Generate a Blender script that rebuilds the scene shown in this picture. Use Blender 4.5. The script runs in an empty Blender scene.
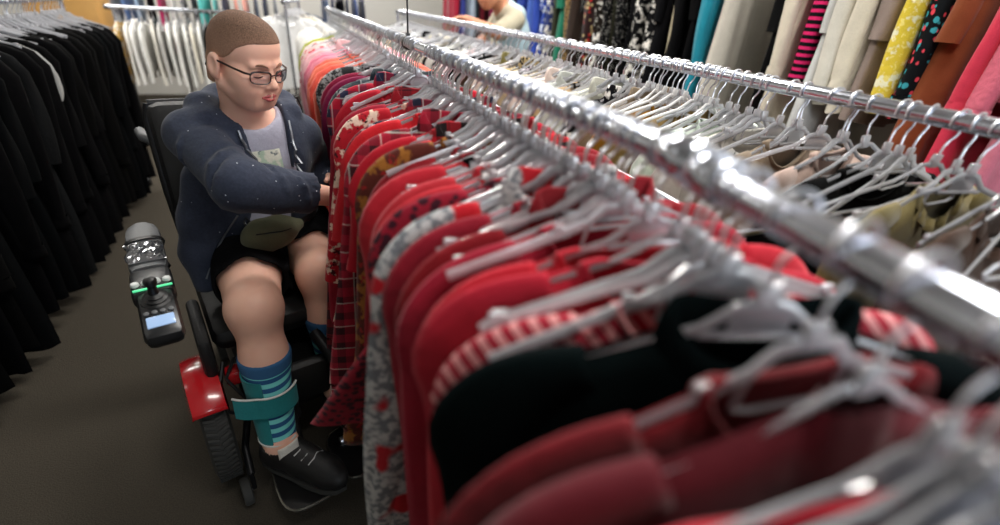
import bpy, math, random
import numpy as np
from mathutils import Vector, Matrix
R_ = random.Random(7)
scene = bpy.context.scene
COL = scene.collection
PI = math.pi
CAM_H = 1.38

# ------------------------------------------------------------------ materials
def lin(c):
    f = lambda v: v / 12.92 if v <= .04045 else ((v + .055) / 1.055) ** 2.4
    return (f(c[0] / 255), f(c[1] / 255), f(c[2] / 255), 1)

def new_mat(name):
    m = bpy.data.materials.new(name)
    m.use_nodes = True
    nt = m.node_tree
    return m, nt, nt.nodes['Principled BSDF']

def simple(name, rgb, rough=.5, metal=0, noise=.0, nscale=40, bump=0, coat=0, trans=0, emis=None, spec=None):
    m, nt, b = new_mat(name)
    b.inputs['Base Color'].default_value = lin(rgb)
    b.inputs['Roughness'].default_value = rough
    b.inputs['Metallic'].default_value = metal
    if coat: b.inputs['Coat Weight'].default_value = coat
    if spec is not None: b.inputs['Specular IOR Level'].default_value = spec
    if trans: b.inputs['Transmission Weight'].default_value = trans
    if emis:
        b.inputs['Emission Color'].default_value = lin(emis[0]); b.inputs['Emission Strength'].default_value = emis[1]
    if noise or bump:
        tc = nt.nodes.new('ShaderNodeTexCoord')
        n = nt.nodes.new('ShaderNodeTexNoise'); n.inputs['Scale'].default_value = nscale; n.inputs['Detail'].default_value = 4
        nt.links.new(tc.outputs['Object'], n.inputs['Vector'])
        if noise:
            mx = nt.nodes.new('ShaderNodeMix'); mx.data_type = 'RGBA'
            c = lin(rgb)
            mx.inputs[6].default_value = tuple(v * (1 - noise) for v in c[:3]) + (1,)
            mx.inputs[7].default_value = tuple(min(1, v * (1 + noise)) for v in c[:3]) + (1,)
            nt.links.new(n.outputs['Fac'], mx.inputs[0]); nt.links.new(mx.outputs[2], b.inputs['Base Color'])
        if bump:
            bp = nt.nodes.new('ShaderNodeBump'); bp.inputs['Strength'].default_value = bump; bp.inputs['Distance'].default_value = .004
            nt.links.new(n.outputs['Fac'], bp.inputs['Height']); nt.links.new(bp.outputs['Normal'], b.inputs['Normal'])
    return m

_fab = {}
def fabric(rgb, pattern='plain', c2=(255, 255, 255), c3=(20, 20, 20), scale=1.0, rough=.85):
    if rgb[0] > 150 and rgb[1] < 60 and rgb[2] < 60: rgb = (rgb[0] - 10, max(0, rgb[1] - 4), rgb[2] + 6)
    key = (rgb, pattern, c2, c3, scale, rough)
    if key in _fab: return _fab[key]
    m, nt, b = new_mat('fabric_%d_%s' % (len(_fab), pattern))
    N, Lk = nt.nodes.new, nt.links.new
    b.inputs['Roughness'].default_value = rough
    b.inputs['Specular IOR Level'].default_value = .25
    dark = max(rgb) < 40
    b.inputs['Sheen Weight'].default_value = 0 if dark else .12
    if dark: b.inputs['Specular IOR Level'].default_value = .05
    tc = N('ShaderNodeTexCoord')
    V = tc.outputs['Object']
    def rgbn(c):
        n = N('ShaderNodeRGB'); n.outputs[0].default_value = lin(c); return n.outputs[0]
    def mix(f, a, c, blend='MIX'):
        x = N('ShaderNodeMix'); x.data_type = 'RGBA'; x.blend_type = blend
        if isinstance(f, float): x.inputs[0].default_value = f
        else: Lk(f, x.inputs[0])
        Lk(a, x.inputs[6]); Lk(c, x.inputs[7]); return x.outputs[2]
    def mathn(op, a, bb=None):
        x = N('ShaderNodeMath'); x.operation = op
        if isinstance(a, (int, float)): x.inputs[0].default_value = a
        else: Lk(a, x.inputs[0])
        if bb is not None:
            if isinstance(bb, (int, float)): x.inputs[1].default_value = bb
            else: Lk(bb, x.inputs[1])
        return x.outputs[0]
    def noise(sc, det=3, vec=None):
        n = N('ShaderNodeTexNoise'); n.inputs['Scale'].default_value = sc; n.inputs['Detail'].default_value = det
        Lk(vec or V, n.inputs['Vector']); return n.outputs['Fac']
    def step(f, t, soft=.02):
        x = N('ShaderNodeMapRange'); x.inputs[1].default_value = t - soft; x.inputs[2].default_value = t + soft
        Lk(f, x.inputs[0]); return x.outputs[0]
    sp = N('ShaderNodeSeparateXYZ'); Lk(V, sp.inputs[0])
    A, B_, C_ = rgbn(rgb), rgbn(c2), rgbn(c3)
    col = A
    if pattern == 'plaid':
        def band(axis, per, wid):
            w = mathn('FRACT', mathn('MULTIPLY', sp.outputs[axis], 1 / per))
            return mathn('LESS_THAN', w, wid)
        p = .055 * scale
        bx, bz = band(0, p, .45), band(2, p, .45)
        s = mathn('MULTIPLY', mathn('ADD', bx, bz), .5)
        col = mix(s, A, C_)
        lx, lz = band(0, p * 1.5, .05), band(2, p * 1.5, .05)
        col = mix(mathn('MULTIPLY', mathn('MAXIMUM', lx, lz), .45), col, B_)
    elif pattern == 'stripe':
        w = mathn('FRACT', mathn('MULTIPLY', sp.outputs[0], 1 / (.022 * scale)))
        col = mix(mathn('LESS_THAN', w, .4), A, B_)
    elif pattern == 'hstripe':
        w = mathn('FRACT', mathn('MULTIPLY', sp.outputs[2], 1 / (.03 * scale)))
        col = mix(mathn('LESS_THAN', w, .45), A, B_)
    elif pattern == 'diag':
        w = mathn('FRACT', mathn('MULTIPLY', mathn('ADD', sp.outputs[0], mathn('MULTIPLY', sp.outputs[2], .8)), 1 / (.02 * scale)))
        col = mix(mathn('LESS_THAN', w, .45), A, B_)
    elif pattern == 'leopard':
        vo = N('ShaderNodeTexVoronoi'); vo.inputs['Scale'].default_value = 70 / scale; Lk(V, vo.inputs['Vector'])
        d = mathn('ADD', vo.outputs['Distance'], mathn('MULTIPLY', noise(90), .35))
        col = mix(step(d, .62, .05), C_, A)
    elif pattern == 'print':
        n1 = noise(34 / scale, 5); n2 = noise(60 / scale, 2)
        col = mix(step(n1, .54, .03), A, B_); col = mix(step(n2, .63, .03), col, C_)
    elif pattern == 'floral':
        vo = N('ShaderNodeTexVoronoi'); vo.inputs['Scale'].default_value = 26 / scale; Lk(V, vo.inputs['Vector'])
        d = mathn('ADD', vo.outputs['Distance'], mathn('MULTIPLY', noise(60), .25))
        sepc = N('ShaderNodeSeparateColor'); Lk(vo.outputs['Color'], sepc.inputs[0])
        petal = mix(step(sepc.outputs[0], .5, .02), B_, C_)
        col = mix(step(d, .5, .04), petal, A)
    elif pattern == 'dots':
        vo = N('ShaderNodeTexVoronoi'); vo.inputs['Scale'].default_value = 90 / scale; vo.inputs['Randomness'].default_value = .7; Lk(V, vo.inputs['Vector'])
        col = mix(step(vo.outputs['Distance'], .22, .04), B_, A)
    elif pattern == 'lace':
        n1 = noise(80 / scale, 4); col = mix(step(n1, .5, .05), A, C_)
        n2 = noise(12, 1); col = mix(step(n2, .6, .02), col, B_)
    # yarn-level tone variation
    v = noise(220, 2); v2 = noise(14, 3)
    dk = N('ShaderNodeMapRange'); dk.inputs[3].default_value = .72; dk.inputs[4].default_value = 1.25
    Lk(mathn('ADD', mathn('MULTIPLY', v, .5), mathn('MULTIPLY', v2, .5)), dk.inputs[0])
    g = N('ShaderNodeCombineColor')
    for i in range(3): Lk(dk.outputs[0], g.inputs[i])
    col = mix(1.0, col, g.outputs[0], 'MULTIPLY')
    Lk(col, b.inputs['Base Color'])
    bp = N('ShaderNodeBump'); bp.inputs['Strength'].default_value = .5; bp.inputs['Distance'].default_value = .006
    hgt = noise(28 if pattern != 'crinkle' else 60, 4)
    Lk(hgt, bp.inputs['Height']); Lk(bp.outputs['Normal'], b.inputs['Normal'])
    _fab[key] = m
    return m

def clear_plastic(name, milk=.16, tint=(250, 251, 254), ior=1.5, base=.05):
    m = bpy.data.materials.new(name); m.use_nodes = True
    nt = m.node_tree; nt.nodes.clear()
    N, Lk = nt.nodes.new, nt.links.new
    out = N('ShaderNodeOutputMaterial')
    tr = N('ShaderNodeBsdfTransparent'); tr.inputs[0].default_value = lin(tint)
    gl = N('ShaderNodeBsdfGlossy'); gl.inputs['Roughness'].default_value = .1; gl.inputs['Color'].default_value = (1, 1, 1, 1)
    df = N('ShaderNodeBsdfDiffuse'); df.inputs[0].default_value = lin((244, 245, 250))
    tl = N('ShaderNodeBsdfTranslucent'); tl.inputs[0].default_value = lin((244, 245, 250))
    dd = N('ShaderNodeMixShader'); dd.inputs[0].default_value = .3; Lk(df.outputs[0], dd.inputs[1]); Lk(tl.outputs[0], dd.inputs[2])
    m1 = N('ShaderNodeMixShader'); m1.inputs[0].default_value = milk; Lk(tr.outputs[0], m1.inputs[1]); Lk(dd.outputs[0], m1.inputs[2])
    fr = N('ShaderNodeFresnel'); fr.inputs[0].default_value = ior
    mr = N('ShaderNodeMapRange'); mr.inputs[3].default_value = base; mr.inputs[4].default_value = 1.0; Lk(fr.outputs[0], mr.inputs[0])
    m2 = N('ShaderNodeMixShader'); Lk(mr.outputs[0], m2.inputs[0]); Lk(m1.outputs[0], m2.inputs[1]); Lk(gl.outputs[0], m2.inputs[2])
    Lk(m2.outputs[0], out.inputs[0])
    return m

CHROME = simple('chrome', (200, 204, 214), .16, 1)
STEEL = simple('steel_wire', (226, 228, 234), .3, 1)
CLEAR = clear_plastic('clear_hanger_plastic', .40, base=.07)
CLEARW = clear_plastic('frosted_hanger_plastic', .55, base=.07)
WHITEP = simple('white_hanger_plastic', (225, 225, 225), .35)
BLACKP = simple('black_plastic', (16, 16, 17), .4)
DARKM = simple('dark_metal', (34, 34, 36), .4, .6)
RUBBER = simple('tyre_rubber', (46, 46, 44), .8)
VINYL = simple('black_vinyl', (9, 9, 10), .55, bump=.3, nscale=60)

# ------------------------------------------------------------------ mesh helpers
class MB:
    def __init__(s): s.v = []; s.f = []
    def add(s, v, f):
        n = len(s.v); s.v += [tuple(p) for p in v]; s.f += [tuple(i + n for i in q) for q in f]
    def box(s, c, d, M=None, bevel=0):
        x, y, z = d[0] / 2, d[1] / 2, d[2] / 2
        if bevel:
            bm = rounded_box(d, bevel); P = bm[0]; F = bm[1]
        else:
            P = [(-x, -y, -z), (x, -y, -z), (x, y, -z), (-x, y, -z), (-x, -y, z), (x, -y, z), (x, y, z), (-x, y, z)]
            F = [(0, 3, 2, 1), (4, 5, 6, 7), (0, 1, 5, 4), (1, 2, 6, 5), (2, 3, 7, 6), (3, 0, 4, 7)]
        Q = []
        for p in P:
            p = Vector(p)
            if M: p = M @ p
            Q.append(p + Vector(c))
        s.add(Q, F)
    def tube(s, pts, r, n=8, closed=False, caps=True, flat=None, side=None):
        """sweep: r radius or list; flat=(a,b) half sizes of a rectangle-ish section instead"""
        pts = [Vector(p) for p in pts]; m = len(pts)
        rs = r if isinstance(r, (list, tuple)) else [r] * m
        T = []
        for i in range(m):
            a = pts[(i - 1) % m] if (closed or i > 0) else pts[i]
            b = pts[(i + 1) % m] if (closed or i < m - 1) else pts[i]
            T.append((b - a).normalized())
        if side is not None: nrm = Vector(side)
        else:
            nrm = T[0].orthogonal().normalized()
        V = []
        for i in range(m):
            t = T[i]
            nrm = (nrm - t * nrm.dot(t))
            nrm = nrm.normalized() if nrm.length > 1e-6 else t.orthogonal().normalized()
            bi = t.cross(nrm)
            for k in range(n):
                a = 2 * PI * (k + .5) / n
                if flat:
                    fa, fb = flat
                    ca, sa = math.cos(a), math.sin(a)
                    if n == 4: ca, sa = math.copysign(1, ca), math.copysign(1, sa)
                    V.append(pts[i] + nrm * ca * fa * rs[i] + bi * sa * fb * rs[i])
                else:
                    V.append(pts[i] + (nrm * math.cos(a) + bi * math.sin(a)) * rs[i])
        F = []
        mm = m if closed else m - 1
        for i in range(mm):
            j = (i + 1) % m
            for k in range(n):
                l = (k + 1) % n
                F.append((i * n + k, i * n + l, j * n + l, j * n + k))
        if caps and not closed:
            F.append(tuple(range(n))[::-1]); F.append(tuple((m - 1) * n + k for k in range(n)))
        s.add(V, F)
    def lathe(s, prof, M=None, n=20):
        """prof list of (r,z) around z"""
        V = []
        for (r, z) in prof:
            for k in range(n):
                a = 2 * PI * k / n
                p = Vector((r * math.cos(a), r * math.sin(a), z))
                V.append(M @ p if M else p)
        F = []
        for i in range(len(prof) - 1):
            for k in range(n):
                l = (k + 1) % n
                F.append((i * n + k, i * n + l, (i + 1) * n + l, (i + 1) * n + k))
        F.append(tuple(range(n))[::-1]); F.append(tuple((len(prof) - 1) * n + k for k in range(n)))
        s.add(V, F)
    def mesh(s, name):
        me = bpy.data.meshes.new(name); me.from_pydata(s.v, [], s.f); me.update(); return me

def rounded_box(d, b, seg=2):
    import bmesh
    bm = bmesh.new(); bmesh.ops.create_cube(bm, size=1)
    for v in bm.verts: v.co = Vector((v.co.x * d[0], v.co.y * d[1], v.co.z * d[2]))
    bmesh.ops.bevel(bm, geom=bm.edges[:], offset=min(b, min(d) * .49), segments=seg, affect='EDGES', profile=.5)
    bm.verts.index_update()
    r = ([v.co.copy() for v in bm.verts], [tuple(v.index for v in f.verts) for f in bm.faces]); bm.free()
    return r

NO_SHARP = {'garment', 'sleeve', 'cuff', 'collar', 'neckband', 'ruffle'}
def link(name, me, mat=None, parent=None, smooth=True, label=None, loc=None):
    o = bpy.data.objects.new(name, me); COL.objects.link(o)
    if mat is not None and len(me.materials) == 0: me.materials.append(mat)
    if smooth and me is not None and not me.get('s'):
        me.polygons.foreach_set('use_smooth', [True] * len(me.polygons)); me['s'] = 1
        if me.name.split('.')[0] not in NO_SHARP:
          try: me.set_sharp_from_angle(angle=math.radians(40))
          except Exception: pass
    if parent: o.parent = parent
    if label: o['label'] = label
    if loc is not None: o.location = loc
    return o

def empty(name, loc=(0, 0, 0), rotz=0):
    o = bpy.data.objects.new(name, None); COL.objects.link(o); o.empty_display_size = .1
    o.location = loc; o.rotation_euler = (0, 0, rotz); return o

def tag(o, label, cat, group=None):
    o['label'] = label; o['category'] = cat
    if group: o['group'] = group
    return o

def struct(name, mb, mat, smooth=False):
    o = link(name, mb.mesh(name), mat, smooth=smooth); o['kind'] = 'structure'; return o

# ------------------------------------------------------------------ hangers
def hook_mesh():
    b = MB(); p = []
    for k in range(13):
        a = math.radians(205 - 230 * k / 12)
        p.append((.0195 * math.cos(a), 0, .0195 * math.sin(a)))
    p += [(.012, 0, -.026), (.003, 0, -.036), (0, 0, -.046), (0, 0, -.066)]
    b.tube(p, .0021, 6)
    return b.mesh('hook')

def arm_z(u):  # height of the hanger arm under the rail at half width u
    u = abs(u)
    return -.104 - .36 * max(0, u - .05)

def hanger_mesh(variant):
    b = MB()
    b.box((0, 0, -.072), (.02, .008, .026), bevel=.003)
    if variant == 0:      # arms with a trapezoid neck plate
        for s in (-1, 1):
            b.tube([(s * .008, 0, -.08), (s * .022, 0, -.084), (s * .034, 0, -.094), (s * .05, 0, -.106), (s * .09, 0, arm_z(.09)), (s * .14, 0, arm_z(.14)), (s * .19, 0, arm_z(.19)), (s * .212, 0, arm_z(.212) - .002)],
                   1, 8, flat=(.0056, .0027), side=(0, 0, 1))
            b.box((s * .196, 0, arm_z(.196) + .007), (.018, .006, .008), bevel=.002)
        b.tube([(-.05, 0, -.112), (.05, 0, -.112)], 1, 6, flat=(.004, .0028), side=(0, 0, 1))
        b.box((0, 0, -.097), (.052, .0022, .028))
    elif variant == 1:    # curved arms with a lower bar
        for s in (-1, 1):
            b.tube([(s * .006, 0, -.078), (s * .02, 0, -.08), (s * .04, 0, -.094), (s * .07, 0, -.112), (s * .12, 0, arm_z(.12)), (s * .17, 0, arm_z(.17)), (s * .205, 0, arm_z(.205)), (s * .214, 0, arm_z(.21) - .012), (s * .205, 0, arm_z(.21) - .02)],
                   1, 8, flat=(.0044, .0028), side=(0, 0, 1))
            b.tube([(s * .205, 0, arm_z(.21) - .02), (s * .1, 0, -.168), (0, 0, -.16)], 1, 6, flat=(.0035, .0028), side=(0, 0, 1))
        b.tube([(-.034, 0, -.118), (.034, 0, -.118)], 1, 6, flat=(.0035, .0028), side=(0, 0, 1))
    else:                 # flat broad-shouldered arms
        for s in (-1, 1):
            b.tube([(s * .006, 0, -.08), (s * .028, 0, -.082), (s * .046, 0, -.1), (s * .075, 0, arm_z(.075)), (s * .13, 0, arm_z(.13)), (s * .18, 0, arm_z(.18)), (s * .215, 0, arm_z(.215))],
                   1, 8, flat=(.007, .0028), side=(0, 0, 1))
            b.box((s * .085, 0, arm_z(.085) + .01), (.012, .006, .01), bevel=.002)
            b.tube([(s * .046, 0, -.102), (s * .05, 0, -.135), (s * .03, 0, -.14)], 1, 6, flat=(.003, .0025), side=(0, 1, 0))
        b.tube([(-.03, 0, -.14), (.03, 0, -.14)], 1, 6, flat=(.003, .0025), side=(0, 0, 1))
    return b.mesh('hanger')

HOOK = hook_mesh()
HANG = [hanger_mesh(i) for i in range(3)]
HANGW = [hanger_mesh(i) for i in range(3)]
HANGF = [hanger_mesh(i) for i in range(3)]
for m in HANG: m.materials.append(CLEAR)
for m in HANGF: m.materials.append(CLEARW)
for m in HANGW: m.materials.append(WHITEP)

HANGERS = []
def hanger(loc, yaw, label, group, kind='clear', var=None, tilt=0, roll=0, seen=True):
    HANGERS.append((tuple(loc), yaw, label, group, kind, R_.randrange(3) if var is None else var, tilt, roll, seen))

def place_hangers(most=298):
    """the nearest ones in view are things; the far-off rest, far too many to count, are one mass"""
    cam_p = Vector((0, 0, CAM_H))
    order = sorted(HANGERS, key=lambda h: ((Vector(h[0]) - cam_p).length if h[8] else 99))
    for (loc, yaw, label, group, kind, var, tilt, roll, seen) in order[:most]:
        o = link('hanger', {'clear': HANG, 'frosted': HANGF, 'white': HANGW}[kind][var])
        tag(o, label, 'hanger', group)
        o.location = loc; o.rotation_euler = (tilt, roll, yaw)
        link('hook', HOOK, STEEL, o)
    V, Fc, MI = [], [], []
    from mathutils import Euler
    for (loc, yaw, label, group, kind, var, tilt, roll, seen) in order[most:]:
        M = Matrix.Translation(loc) @ Euler((tilt, roll, yaw)).to_matrix().to_4x4()
        for me, mi in ((HANGF[var], 0), (HOOK, 1)):
            n = len(V); V += [M @ v.co for v in me.vertices]
            for q in me.polygons: Fc.append(tuple(n + k for k in q.vertices)); MI.append(mi)
    me = bpy.data.meshes.new('hangers'); me.from_pydata(V, [], Fc); me.materials.append(CLEARW); me.materials.append(STEEL)
    me.polygons.foreach_set('material_index', MI); me.update()
    o = link('distant_hangers', me); o['kind'] = 'stuff'; tag(o, 'mass of far-off clear hangers crowding the distant rails', 'hangers')

# ------------------------------------------------------------------ garments
def smooth01(t): t = max(0., min(1., t)); return t * t * (3 - 2 * t)

def garment_parts(seed, W=.205, N=.10, front=.07, back=.02, L=.66, Wh=.225, T=.013, amp=.006, nu=44, nt=18,
                  sleeve='long', collar='band', flare=0.0, droop=0.0, sway=0.0, out=0.0, slw=.047, hem=0.012):
    r = random.Random(seed)
    k1, k2, p1, p2, p3 = r.uniform(5, 8), r.uniform(11, 16), r.uniform(0, 6), r.uniform(0, 6), r.uniform(0, 6)
    z0 = -.094
    def ztop(u):
        z = z0 - .36 * max(0, abs(u) - .05)
        e = max(0, abs(u) - (W - .03))
        return z - 9 * e * e
    def neckz(u, side):
        zN = ztop(N)
        d = front if side < 0 else back
        q = max(0, 1 - (u / N) ** 2)
        return zN + (.012 if side > 0 else .004) * (q > 0) * min(1, q * 3) - d * q ** .6
    V, F, idx = [], [], {}
    def vid(p):
        k = (round(p[0], 5), round(p[1], 5), round(p[2], 5))
        if k not in idx: idx[k] = len(V); V.append(p)
        return idx[k]
    grid = {}
    for side in (-1, 1):
        for i in range(nu + 1):
            a = -1 + 2 * i / nu
            u = W * math.copysign(abs(a) ** .92, a)
            inneck = abs(u) < N - 1e-4
            zt = neckz(u, side) if inneck else ztop(u)
            zb = z0 - L + hem * math.sin(3 * a + p1) + droop * a
            for j in range(nt + 1):
                t = j / nt
                z = zt + (zb - zt) * t
                x = u * (1 + (Wh / W - 1) * smooth01(t * 1.1)) + flare * (1 - a) / 2 * t ** 1.5
                x += .004 * math.sin(9 * t + p3) * t
                edge = math.sqrt(max(0, 1 - a * a)) ** .5
                th = .0042 + (T - .0042) * smooth01(t / .12) if not inneck else .009 + (T - .009) * smooth01(t / .12)
                if j == 0 and not inneck: th = 0
                wv = amp * smooth01(t / .3) * (math.sin(k1 * a + p1 + .9 * t) + .55 * math.sin(k2 * a + p2 - 1.7 * t))
                y = side * th * edge + wv
                y += sway * (1 - a) / 2 * t ** 1.6
                if abs(a) > .9999: y = wv + sway * (1 - a) / 2 * t ** 1.6
                if j == 0 and not inneck: z += .0
                grid[side, i, j] = vid((x, y, z))
    for side in (-1, 1):
        for i in range(nu):
            for j in range(nt):
                q = [grid[side, i, j], grid[side, i + 1, j], grid[side, i + 1, j + 1], grid[side, i, j + 1]]
                if side > 0: q.reverse()
                q2 = []
                for v in q:
                    if v not in q2: q2.append(v)
                if len(q2) >= 3: F.append(tuple(q2))
    me = bpy.data.meshes.new('garment'); me.from_pydata(V, [], F); me.update()
    parts = {'body': me}
    # sleeves
    sl = []
    if sleeve:
        Ls = {'long': .58, 'mid': .38, 'short': .2, 'cap': .12}[sleeve] * r.uniform(.94, 1.06)
        for s in (-1, 1):
            b = MB(); pts, rx = [], []
            base = [(W - .075, ztop(W - .075) - .02, .022), (W - .035, ztop(W - .035) - .024, .036), (W - .004, ztop(W) - .032, .05), (W + .018, ztop(W) - .075, .055)]
            for (u, z, w) in base: pts.append((s * u, 0, z)); rx.append(w)
            n = 10
            wob = r.uniform(-.012, .012); lean = r.uniform(-.02, .015) + (out * Ls / .58 if s < 0 else 0)
            for k in range(1, n + 1):
                t = k / n
                pts.append((s * (W + .018 + lean * t + wob * math.sin(3 * t)), .5 * amp * math.sin(5 * t + p2), ztop(W) - .075 - Ls * t))
                rx.append(slw * (1.08 - .32 * t if sleeve in ('long', 'mid') else 1.1 + .1 * t))
            def cat(seq, q=3):
                out = []; m_ = len(seq)
                for i in range(m_ - 1):
                    a0, a1, a2, a3 = seq[max(0, i - 1)], seq[i], seq[i + 1], seq[min(m_ - 1, i + 2)]
                    for k in range(q):
                        t = k / q
                        out.append(tuple(.5 * (2 * y1 + (y2 - y0) * t + (2 * y0 - 5 * y1 + 4 * y2 - y3) * t * t + (3 * y1 - y0 - 3 * y2 + y3) * t ** 3) for y0, y1, y2, y3 in zip(a0, a1, a2, a3)))
                out.append(tuple(seq[-1])); return out
            if nu > 24:
                cr = cat([tuple(q_) + (w_,) for q_, w_ in zip(pts, rx)]); pts = [q_[:3] for q_ in cr]; rx = [q_[3] for q_ in cr]
            # section: broad in x, thin in y, with soft lengthwise folds
            P = [Vector(p) for p in pts]; nn = 16; Vv = []; m = len(P)
            for i in range(m):
                tdir = (P[min(i + 1, m - 1)] - P[max(i - 1, 0)]).normalized()
                side_ = Vector((tdir.z, 0, -tdir.x)) * -1
                fi = i * (n + 3) / (m - 1); thk = T * (.75 + .35 * min(1, fi / 4))
                for k in range(nn):
                    a = 2 * PI * k / nn
                    ca, sa = math.cos(a), math.sin(a)
                    fold = 1 + .16 * math.sin(3 * a + p1 + fi * .35) * min(1, fi / 4)
                    Vv.append(P[i] + side_ * (ca * rx[i] * fold) + Vector((0, sa * thk * fold, 0)))
            Ff = []
            for i in range(m - 1):
                for k in range(nn):
                    l = (k + 1) % nn
                    Ff.append((i * nn + k, i * nn + l, (i + 1) * nn + l, (i + 1) * nn + k))
            Ff.append(tuple(range(nn))[::-1])
            b.add(Vv, Ff)
            cf = None
            if sleeve == 'long':
                c = MB(); e = P[-1]; w = rx[-1] * 1.06
                ring = []
                rows = [(0.0, 1.0), (-.03, 1.05), (-.05, 1.03), (-.05, .8), (0, .8)]
                for (dz, sc) in rows:
                    for k in range(nn):
                        a = 2 * PI * k / nn
                        ring.append((e.x + math.cos(a) * w * sc, e.y + math.sin(a) * T * 1.15 * sc, e.z + dz))
                fc = [(i * nn + k, i * nn + (k + 1) % nn, (i + 1) * nn + (k + 1) % nn, (i + 1) * nn + k) for i in range(len(rows) - 1) for k in range(nn)]
                c.add(ring, fc); cf = c.mesh('cuff')
            sl.append((b.mesh('sleeve'), cf))
    parts['sleeves'] = sl
    # neckline
    def loop(n=28):
        out = []
        for k in range(n):
            a = 2 * PI * k / n
            u = N * math.cos(a); s = -1 if math.sin(a) < 0 else 1
            uu = max(-N * .995, min(N * .995, u))
            out.append((u, .0085 * math.sin(a), neckz(uu, s)))
        return out
    if collar == 'band':
        b = MB(); b.tube(loop(), 1, 6, closed=True, flat=(.009, .0035), side=(0, 0, 1)); parts['collar'] = ('neckband', b.mesh('neckband'))
    elif collar == 'shirt':
        b = MB(); lp = loop(); rows = []
        for (dz, out) in ((-.004, 1.0), (.026, 1.02), (.03, 1.12), (.012, 1.3), (-.014, 1.42)):
            for i, (x, y, z) in enumerate(lp):
                yy = y * (1 + (out - 1) * 2.2)
                rows.append((x * (1 + (out - 1) * .5), yy, z + dz))
        n = len(lp)
        gap = {int(n * .75)}
        fc = [(i * n + k, i * n + (k + 1) % n, (i + 1) * n + (k + 1) % n, (i + 1) * n + k) for i in range(4) for k in range(n) if k not in gap]
        b.add(rows, fc); parts['collar'] = ('collar', b.mesh('collar'))
        bt = MB()
        for k in range(6):
            M = Matrix.Rotation(PI / 2, 3, 'X')
            z = neckz(0, -1) - .05 - k * .085
            bt.lathe([(.0055, 0), (.006, .0012), (.0055, .0022)], Matrix.Translation((.004, -T - amp * 1.2, z)) @ M.to_4x4(), 8)
        parts['buttons'] = bt.mesh('button_row')
    elif collar == 'ruffle':
        b = MB(); lp = loop(40); rows = []
        for (dz, out) in ((-.004, 1.0), (.004, 1.15), (-.02, 1.45)):
            for i, (x, y, z) in enumerate(lp):
                w = .006 * math.sin(i * 1.9) * (out - 1) * 3
                rows.append((x * (1 + (out - 1) * .3), y * out * 1.3 + w, z + dz))
        n = len(lp)
        fc = [(i * n + k, i * n + (k + 1) % n, (i + 1) * n + (k + 1) % n, (i + 1) * n + k) for i in range(2) for k in range(n)]
        b.add(rows, fc); parts['collar'] = ('ruffle', b.mesh('ruffle'))
    return parts

def garment(name, cat, loc, yaw, mat, label, group, seed, collar_mat=None, sleeve_mat=None, roll=0, tilt=0, button_mat=None, parts=None, **kw):
    p = parts or garment_parts(seed, **kw)
    o = link(name, p['body'].copy() if p['body'].users and len(p['body'].materials) else p['body'], mat)
    tag(o, label, cat, group)
    o.location = loc; o.rotation_euler = (tilt, roll, yaw)
    for (sm, cf) in p['sleeves']:
        s = link('sleeve', sm.copy() if len(sm.materials) else sm, sleeve_mat or mat, o)
        if cf: link('cuff', cf.copy() if len(cf.materials) else cf, sleeve_mat or mat, s)
    if 'collar' in p:
        n, me = p['collar']; link(n, me.copy() if len(me.materials) else me, collar_mat or mat, o)
    if 'buttons' in p and button_mat: link('button_row', p['buttons'].copy() if len(p['buttons'].materials) else p['buttons'], button_mat, o)
    return o

# ------------------------------------------------------------------ room
floor_m = simple('charcoal_carpet', (66, 61, 53), .95, noise=.75, nscale=260, bump=.8, spec=.1)
wall_m = simple('wall_paint', (206, 204, 198), .85, noise=.03, nscale=6)
ceil_m = simple('ceiling_tile', (215, 215, 210), .9)
X0, X1, Y0, Y1, ZC = -3.4, 2.75, -3.0, 8.0, 3.0
def slab(name, c, d, mat):
    b = MB(); b.box(c, d); return struct(name, b, mat)
slab('floor', ((X0 + X1) / 2, (Y0 + Y1) / 2, -.05), (X1 - X0 + .4, Y1 - Y0 + .4, .1), floor_m)
slab('ceiling', ((X0 + X1) / 2, (Y0 + Y1) / 2, ZC + .05), (X1 - X0 + .4, Y1 - Y0 + .4, .1), ceil_m)
slab('wall_left', (X0 - .06, (Y0 + Y1) / 2, ZC / 2), (.12, Y1 - Y0 + .4, ZC), wall_m)
slab('wall_right', (X1 + .06, (Y0 + Y1) / 2, ZC / 2), (.12, Y1 - Y0 + .4, ZC), wall_m)
slab('wall_back', ((X0 + X1) / 2, Y1 + .06, ZC / 2), (X1 - X0 + .4, .12, ZC), wall_m)
slab('wall_front', ((X0 + X1) / 2, Y0 - .06, ZC / 2), (X1 - X0 + .4, .12, ZC), wall_m)

# ceiling fluorescent fixtures (housing + real light)
hous_m = simple('fixture_white', (235, 235, 232), .4)
def fixture(x, y, power, size=(1.2, .3), col=(1, .97, .92)):
    b = MB(); b.box((0, 0, -.03), (size[0] + .06, size[1] + .06, .06), bevel=.01)
    o = link('ceiling_light', b.mesh('ceiling_light'), hous_m)
    tag(o, 'white fluorescent fixture on the ceiling', 'ceiling light', 'ceiling fluorescent fixtures')
    o.location = (x, y, ZC)
    l = bpy.data.lights.new('fluorescent_tube', 'AREA'); l.shape = 'RECTANGLE'; l.size, l.size_y = size
    l.energy = power; l.color = col
    lo = bpy.data.objects.new('fluorescent_tube', l); COL.objects.link(lo); lo.location = (0, 0, -.07); lo.parent = o
for (x, y, p) in [(.7, .1, 14), (.7, 2.2, 26), (.7, 4.3, 26), (.7, 6.3, 26), (-2.2, 1.6, 2), (-1.5, 4.4, 22), (-1.5, 6.4, 22), (2.0, .8, 20), (2.0, 3.2, 20)]:
    fixture(x, y, p * 2.0)
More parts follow.
